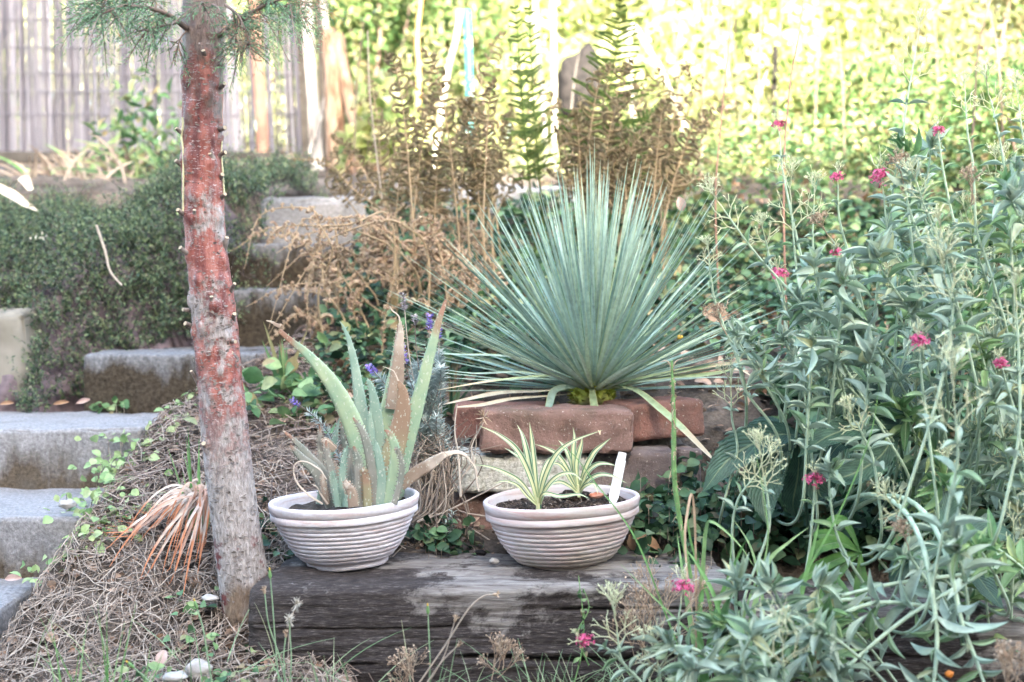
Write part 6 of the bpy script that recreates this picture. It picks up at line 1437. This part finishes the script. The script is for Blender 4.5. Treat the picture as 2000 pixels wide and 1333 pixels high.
plank(605, 300, 640, 180, 8, 6.85, 'palewood', 'thin short stick leaning across the boards', grp=G)
m = rough_box(P(528, 388, 6.7)-[0, .08, 0], P(572, 322, 6.7)+[0, .08, 0], .05, .004, 3, r=.01); tag(m.build('clay_block', M['rust']), 'reddish clay block standing below the rusty fence post', 'block')
curved_stem('dead_plant', [(660, 360), (655, 240), (650, 140), (640, 60)], 6.4, 6.5, [.05, .04], 'peel', 'thick peeling tan stem right of the old boards', 'dry stalk')
curved_stem('dead_plant', [(720, 360), (700, 260), (675, 170), (660, 70)], 6.3, 6.5, [.035, .03], 'peel', 'second peeling tan stem, leaning left towards the thick one', 'dry stalk')
for k, (x, y, h) in enumerate(((690, 370, 60), (715, 380, 80), (755, 370, 70))):
    m = MB(); c = P(x, y, 6.0); n = 26; m.leaves(c+rng.normal(size=(n, 3))*.03, rdir(n, -.2), rdir(n), rng.uniform(.1, .2, n), .05, LANCE); tag(m.build('dead_leaf_heap', M['peel']), ['heap of tan dead leaves left of the sunny bushes', 'heap of tan dead leaves at the foot of the peeling stems', 'orange-tan dead leaves behind the tan ferns'][k], 'dead leaves')
curved_stem('garden_cane', [(812, 400), (818, 160), (815, 80), (822, 0), (828, -80)], 6.5, 6.5, [.011, .010], 'orange', 'orange garden cane rising before the dark shrub', 'cane')
curved_stem('garden_cane', [(835, 420), (855, 270), (875, 140), (890, 80), (900, 20)], 6.6, 6.6, [.016, .014], 'white', 'white slanted cane left of the teal pole', 'cane')
curved_stem('garden_cane', [(1083, 420), (1083, 230), (1082, 120), (1080, 20), (1078, -60)], 6.8, 6.8, [.016, .014], 'white', 'white upright cane right of the narrow ferns', 'cane')
curved_stem('garden_cane', [(1070, 400), (1060, 200), (1052, 100), (1046, 20), (1044, -60)], 7.2, 7.2, [.013, .012], 'palewood', 'greyish upright cane behind the narrow ferns', 'cane')
curved_stem('garden_cane', [(1245, 60), (1262, 90), (1280, 120), (1296, 150), (1400, 400)], 6.4, 6.4, [.014, .014], 'white', 'short white slanted cane right of the tall fern tip', 'cane')
curved_stem('pole', [(922, 420), (918, 240), (917, 160), (915, 90), (912, 20)], 6.5, 6.5, [.019, .018], 'teal', 'teal pole with peeling white patches', 'pole')
plank(1028, 38, 1080, 50, 10, 6.6, 'palewood', 'short pinkish crosspiece tied to the white upright cane', name='crosspiece')
lump('boulder', 1132, 165, 7.5, 100, 130, 'dstone', 'dark rounded boulder behind the tall fern', 'stone', 31)
lump('flower', 1309, 118, 6.0, 16, 14, 'pink', 'single crimson flower far behind the tall fern', 'flower', 8)
curved_stem('tall_weed', [(1535, 250), (1545, 150), (1560, 70), (1570, -20)], 3.6, 3.6, [.003, .002], 'rust', 'thin reddish stem rising high in front of the sunny bushes', 'dry stalk')
curved_stem('tall_weed', [(1400, 330), (1412, 200), (1422, 100), (1430, -20)], 3.9, 3.9, [.0026, .002], 'rust', 'thinner reddish stem left of the higher one', 'dry stalk')
curved_stem('tall_weed', [(750, 420), (735, 300), (722, 180), (718, 60)], 4.4, 4.4, [.004, .002], 'straw', 'slim tan seed stem standing before the dark shrub', 'dry stalk')
curved_stem('garden_cane', [(1510, 330), (1512, 210), (1513, 160), (1514, 120), (1514, 90)], 6.4, 6.4, [.012, .012], 'dstone', 'short dark stake among the sunny bushes', 'stake')
gs = 'slender dry stalks among the sunny bushes'
for k, (px, y0, y1, lean, d, mt) in enumerate([(690, 330, 40, 20, 5.6, 'straw'), (955, 330, 120, -25, 5.6, 'straw'), (1110, 300, 60, 30, 6.0, 'palewood'), (1330, 300, 10, -20, 6.2, 'straw'), (1370, 320, -10, 15, 5.6, 'twig'), (1450, 300, 20, -30, 6.4, 'palewood'), (1480, 300, -20, 8, 5.8, 'straw'), (1590, 290, 0, 18, 6.2, 'straw'), (1650, 280, 40, -16, 5.6, 'twig'), (1700, 260, -20, 22, 6.6, 'palewood'), (1835, 240, -20, -18, 6.0, 'straw'), (1900, 200, -20, 40, 4.6, 'twig'), (1960, 220, -20, -40, 5.0, 'twig'), (1280, 280, -20, 30, 6.6, 'straw')]):
    curved_stem('dry_grass_stalk', [(px, y0+60), (px+lean*.3, (y0+y1)/2), (px+lean, y1)], d, d, [.0045, .0025], {'straw': 'twig', 'palewood': 'greywood'}.get(mt, mt), 'slender dry stalk among the sunny bushes, at %s' % ['the far left of them', 'the left of the narrow ferns', 'the left of the tall fern', 'the right of the boulder', 'the right of the leaning tan fern', 'the bean-like climber', 'the climber, tallest there', 'the reddish stem', 'the middle of the right half', 'the left of the tallest valerian', 'the right of the tallest valerian', 'the upper right, leaning right', 'the upper right, leaning left', 'the right edge of the tall fern'][k], grp=gs)
# dry grasses and weeds in front of the fence
def fence_grass():
    for k, (px, n, H, mat, lab) in enumerate([(60, 50, .34, 'straw', 'dry tan grasses before the fence, far left'), (150, 80, .42, 'straw', 'tall tan grasses before the fence'), (230, 110, .5, 'straw', 'dense dead stems before the fence, left of the trunk'), (300, 80, .5, 'undg', 'tall green weed with tan stems just left of the trunk'), (470, 50, .34, 'straw', 'dry grasses before the fence right of the trunk'), (105, 16, .42, 'grass', 'green blades before the fence at far left')]):
        root = thing('dry_grass_clump', P(px, 370, 5.9), lab, 'grass'); m = MB()
        for j in range(int(n*.6)):
            H_ = H
            o = P(px+rng.normal()*30, 375+rng.normal()*6, 5.8+rng.normal()*.15); an = rng.normal()*.45; L = .75*H*rng.uniform(.3, 1); u = np.linspace(0, 1, 8)[:, None]
            p = o+np.array([math.sin(an), rng.normal()*.2, math.cos(an)])*L*u+np.array([math.sin(an)*2, 0, -.9])*L*.4*u**2; m.blade(p, [.005, .006, .005, .001], fold=.3)
        m.build('blades', M[mat], root)
    root = thing('broad_weed', P(290, 350, 5.7), 'green leafy weed standing before the fence beside the trunk', 'plant'); m = MB()
    n = 260; o = P(285, 290, 5.7)+rng.normal(size=(n, 3))*np.array([.09, .06, .12]); m.leaves(o, rdir(n), rdir(n, .5), rng.uniform(.03, .08, n), .022, LANCE); m.build('leaves', M['undg'], root)
fence_grass()
m = MB(); p = spline(px_path([(-20, 360), (20, 380), (50, 400), (72, 412)], 4.6, 4.5), 16); m.blade(p, [.02, .022, .014, .003], up=(0, -.6, 1), fold=.4, cols=5); tag(m.build('bleached_leaf', M['yuccadead']), 'large bleached strap leaf curling over the mound at the left edge', 'leaf')
m = MB(); p = spline(px_path([(20, 395), (28, 360), (45, 350), (60, 372)], 4.7, 4.6), 16); m.blade(p, [.012, .02, .022, .01], up=(0, -.6, 1), fold=.4, cols=5); tag(m.build('bleached_leaf', M['yuccadead']), 'smaller pinkish bleached leaf folded behind the large one', 'leaf')

# ------------------------------------------------------------------ shrubs and trees of the garden beyond
GB = 'sunlit shrubs of the garden beyond'
def shrub(px, py, d, rx, ry, rz, n, L, mat, label, name='garden_shrub', cat='shrub', wood=True, wr=.5, tpl=OVATE, clump_=14):
    c = P(px, py, d); g0 = float(gz(c[0], c[1])); root = thing(name, (c[0], c[1], g0), label, cat, GB)
    cl = rdir(clump_)*np.cbrt(rng.uniform(.1, 1, clump_))[:, None]*np.array([rx, ry, rz]); cl[:, 2] += 0
    n = int(n*1.7); k = rng.integers(0, clump_, n); o = c+cl[k]+rng.normal(size=(n, 3))*np.array([rx, ry, rz])*.24
    ok = o[:, 2] > g0; o = o[ok]; n = len(o)
    m = MB(); LL = L*.50*rng.uniform(.35, 2.1, n); m.leaves(o, rdir(n, -.1), rdir(n, .7), LL, LL*wr, tpl); m.build('foliage', M[mat], root)
    w = MB()
    for j in range(clump_):
        b = np.array([c[0]+rng.normal()*.05, c[1]+rng.normal()*.05, g0-.05]); e = c+cl[j]; mid = (b+e)/2+rng.normal(size=3)*rx*.15
        w.tube(spline([b, mid, e], 10), [.018 if name != 'garden_tree' else .06, .004], 6, cap=False)
    w.build('branches', M['twig'], root)
shrub(720, 90, 8.2, .55, .5, .75, 6500, .075, 'bg1', 'dark green shrub behind the tan ferns, right of the reed fence')
shrub(820, 130, 9.0, .5, .4, .6, 3500, .08, 'bg1', 'mid green shrub behind the orange cane')
shrub(860, 260, 7.0, .3, .25, .35, 1500, .06, 'bg3', 'olive low bush behind the tan ferns')
shrub(770, 300, 6.2, .16, .15, .25, 420, .11, 'bg2', 'bright yellow-green broad-leaved plant among the tan ferns', wr=.6)
shrub(1000, 60, 10, .8, .5, .7, 3500, .09, 'bg2', 'yellow-green sunny bush behind the narrow ferns')
shrub(1180, 60, 9.5, .7, .5, .7, 4000, .085, 'bg2', 'yellow-green sunny bush behind the tall fern')
shrub(1120, 190, 8.0, .5, .3, .25, 1500, .07, 'bg2', 'low sunny bush in front of the dark boulder')
shrub(1350, 90, 8.5, .55, .5, .75, 3600, .08, 'bg2', 'sunny climbing bush with large leaves right of the tall fern', wr=.6)
shrub(1460, 130, 6.6, .32, .25, .62, 900, .085, 'bg2', 'loose bean-like climber with bright leaves', wr=.65)
shrub(1560, 100, 9.0, .7, .5, .8, 4200, .08, 'bg2', 'sunny bush behind the reddish stems')
shrub(1760, 80, 9.0, .8, .5, .9, 5200, .08, 'bg2', 'sunny bush behind the tallest valerian')
shrub(1930, 110, 7.6, .6, .5, .8, 4200, .07, 'bg3', 'olive bush with dark twigs near the top right corner')
shrub(1600, 240, 7.0, .5, .3, .3, 3000, .055, 'bg2', 'low pale sunny bush under the reddish stem')
shrub(1780, 250, 6.4, .5, .3, .3, 3600, .055, 'bg1', 'green bush behind the leaves of the tallest valerian')
shrub(1950, 240, 5.6, .4, .3, .3, 3200, .05, 'bg1', 'dark green bush at the right edge')
shrub(1380, 250, 6.6, .5, .3, .22, 1800, .055, 'bg3', 'low dry bush right of the tall fern')
shrub(300, 120, 9.5, 1.6, .5, .8, 7000, .08, 'bg2', 'sunny hedge seen through the reed fence')
GB = 'trees at the end of the garden'
for k, (px, d, r, mt, lab) in enumerate([(150, 13, 1.6, 'bg1', 'broad dark tree far behind the reed fence'), (560, 13, 1.3, 'bg2', 'yellowish tree far behind the old boards'), (900, 14, 1.5, 'bg2', 'yellow-green tree far behind the teal pole'), (1250, 14, 1.6, 'bg2', 'bright tree far behind the tall fern'), (1620, 14, 1.6, 'bg2', 'bright tree far behind the reddish stems'), (1950, 13, 1.5, 'bg3', 'olive tree in the far right corner'), (1450, 18, 2.2, 'bg3', 'farthest olive tree, in the middle right')]):
    shrub(px, 40, d, r, 1.0, r*1.1, 5200, .12, mt, lab, 'garden_tree', 'tree')
# ------------------------------------------------------------------ unseen building added behind the camera to shade the near garden
def house():
    root = thing('shade_caster', (0, -5, -.1), 'unseen building added behind the viewer to shade the garden', 'house')
    H = 5.75
    def box(lo, hi, name, mat, par):
        mb = rough_box(lo, hi, 2.5, 0, r=.02); return mb.build(name, M[mat], par)
    box((-14, -11, -.4), (12, -5, H+.2), 'wall', 'housed', root)
    box((-14.2, -11.2, H), (1.08, -4.9, 7.7), 'upper_shade_block', 'housed', root)  # taller left part, added to keep the fence and boards in shade
    V = np.array([[[-14.4, -11.4, H], [12.4, -11.4, H]], [[-14.4, -8, H+1.0], [12.4, -8, H+1.0]], [[-14.4, -4.6, H], [12.4, -4.6, H]]], float)
    m = MB(); m.grid(V); m.grid(V-np.array([0, 0, .12])); m.build('roof', M['roof'], root, smooth=False)
    for x in (-9, -4, 1, 6):
        f = box((x, -5.03, 1.0), (x+1.4, -4.96, 2.6), 'window', 'white', root)
        m = MB(); m.grid(np.array([[[x+.1, -4.95, 1.1], [x+1.3, -4.95, 1.1]], [[x+.1, -4.95, 2.5], [x+1.3, -4.95, 2.5]]], float))
        p = m.build('pane', M['glass']); p.location = p.location-Vector(wloc(f)); p.parent = f
house()
# ------------------------------------------------------------------ camera, light, world
def finish():
    cam = bpy.data.cameras.new('camera'); co = bpy.data.objects.new('camera', cam); C.objects.link(co)
    co.location = (0, 0, EYE); co.rotation_euler = (math.pi/2-PITCH, 0, 0)
    cam.sensor_width = 36; cam.lens = F*36/2000; cam.clip_end = 500; cam.clip_start = .05
    cam.dof.use_dof = True; cam.dof.focus_distance = 2.86; cam.dof.aperture_fstop = FSTOP
    S.camera = co
    el = math.radians(SUN_EL); az = math.radians(SUN_AZ)     # azimuth clockwise from +Y
    sd = Vector((math.sin(az)*math.cos(el), math.cos(az)*math.cos(el), math.sin(el)))
    l = bpy.data.lights.new('sun', 'SUN'); l.energy = SUN_E; l.angle = math.radians(.5); l.color = (1, .93, .82)
    lo = bpy.data.objects.new('sun', l); C.objects.link(lo); lo.location = (0, 0, 10); lo.rotation_euler = sd.to_track_quat('Z', 'Y').to_euler()
    w = bpy.data.worlds.new('World'); S.world = w; w.use_nodes = True; nt = w.node_tree
    bg = nt.nodes['Background']; sk = nt.nodes.new('ShaderNodeTexSky'); sk.sky_type = 'NISHITA'; sk.sun_disc = False
    sk.sun_elevation = el; sk.sun_rotation = az; sk.air_density = 1.0; sk.dust_density = 4.0; sk.ozone_density = .6
    nt.links.new(sk.outputs[0], bg.inputs[0]); bg.inputs[1].default_value = SKY
    v = S.view_settings; v.view_transform = 'Standard'; v.look = 'None'; v.exposure = EXPO; v.gamma = 1
    try: v.use_white_balance = True; v.white_balance_temperature = 6700; v.white_balance_tint = 4
    except Exception: pass
    try: S.cycles.max_bounces = 8; S.cycles.diffuse_bounces = 2; S.cycles.transparent_max_bounces = 8; S.cycles.use_denoising = True
    except Exception: pass
FSTOP = 3.2; SUN_EL = 24; SUN_AZ = 172; SUN_E = 3.6; SKY = .15; EXPO = 3.75
finish()
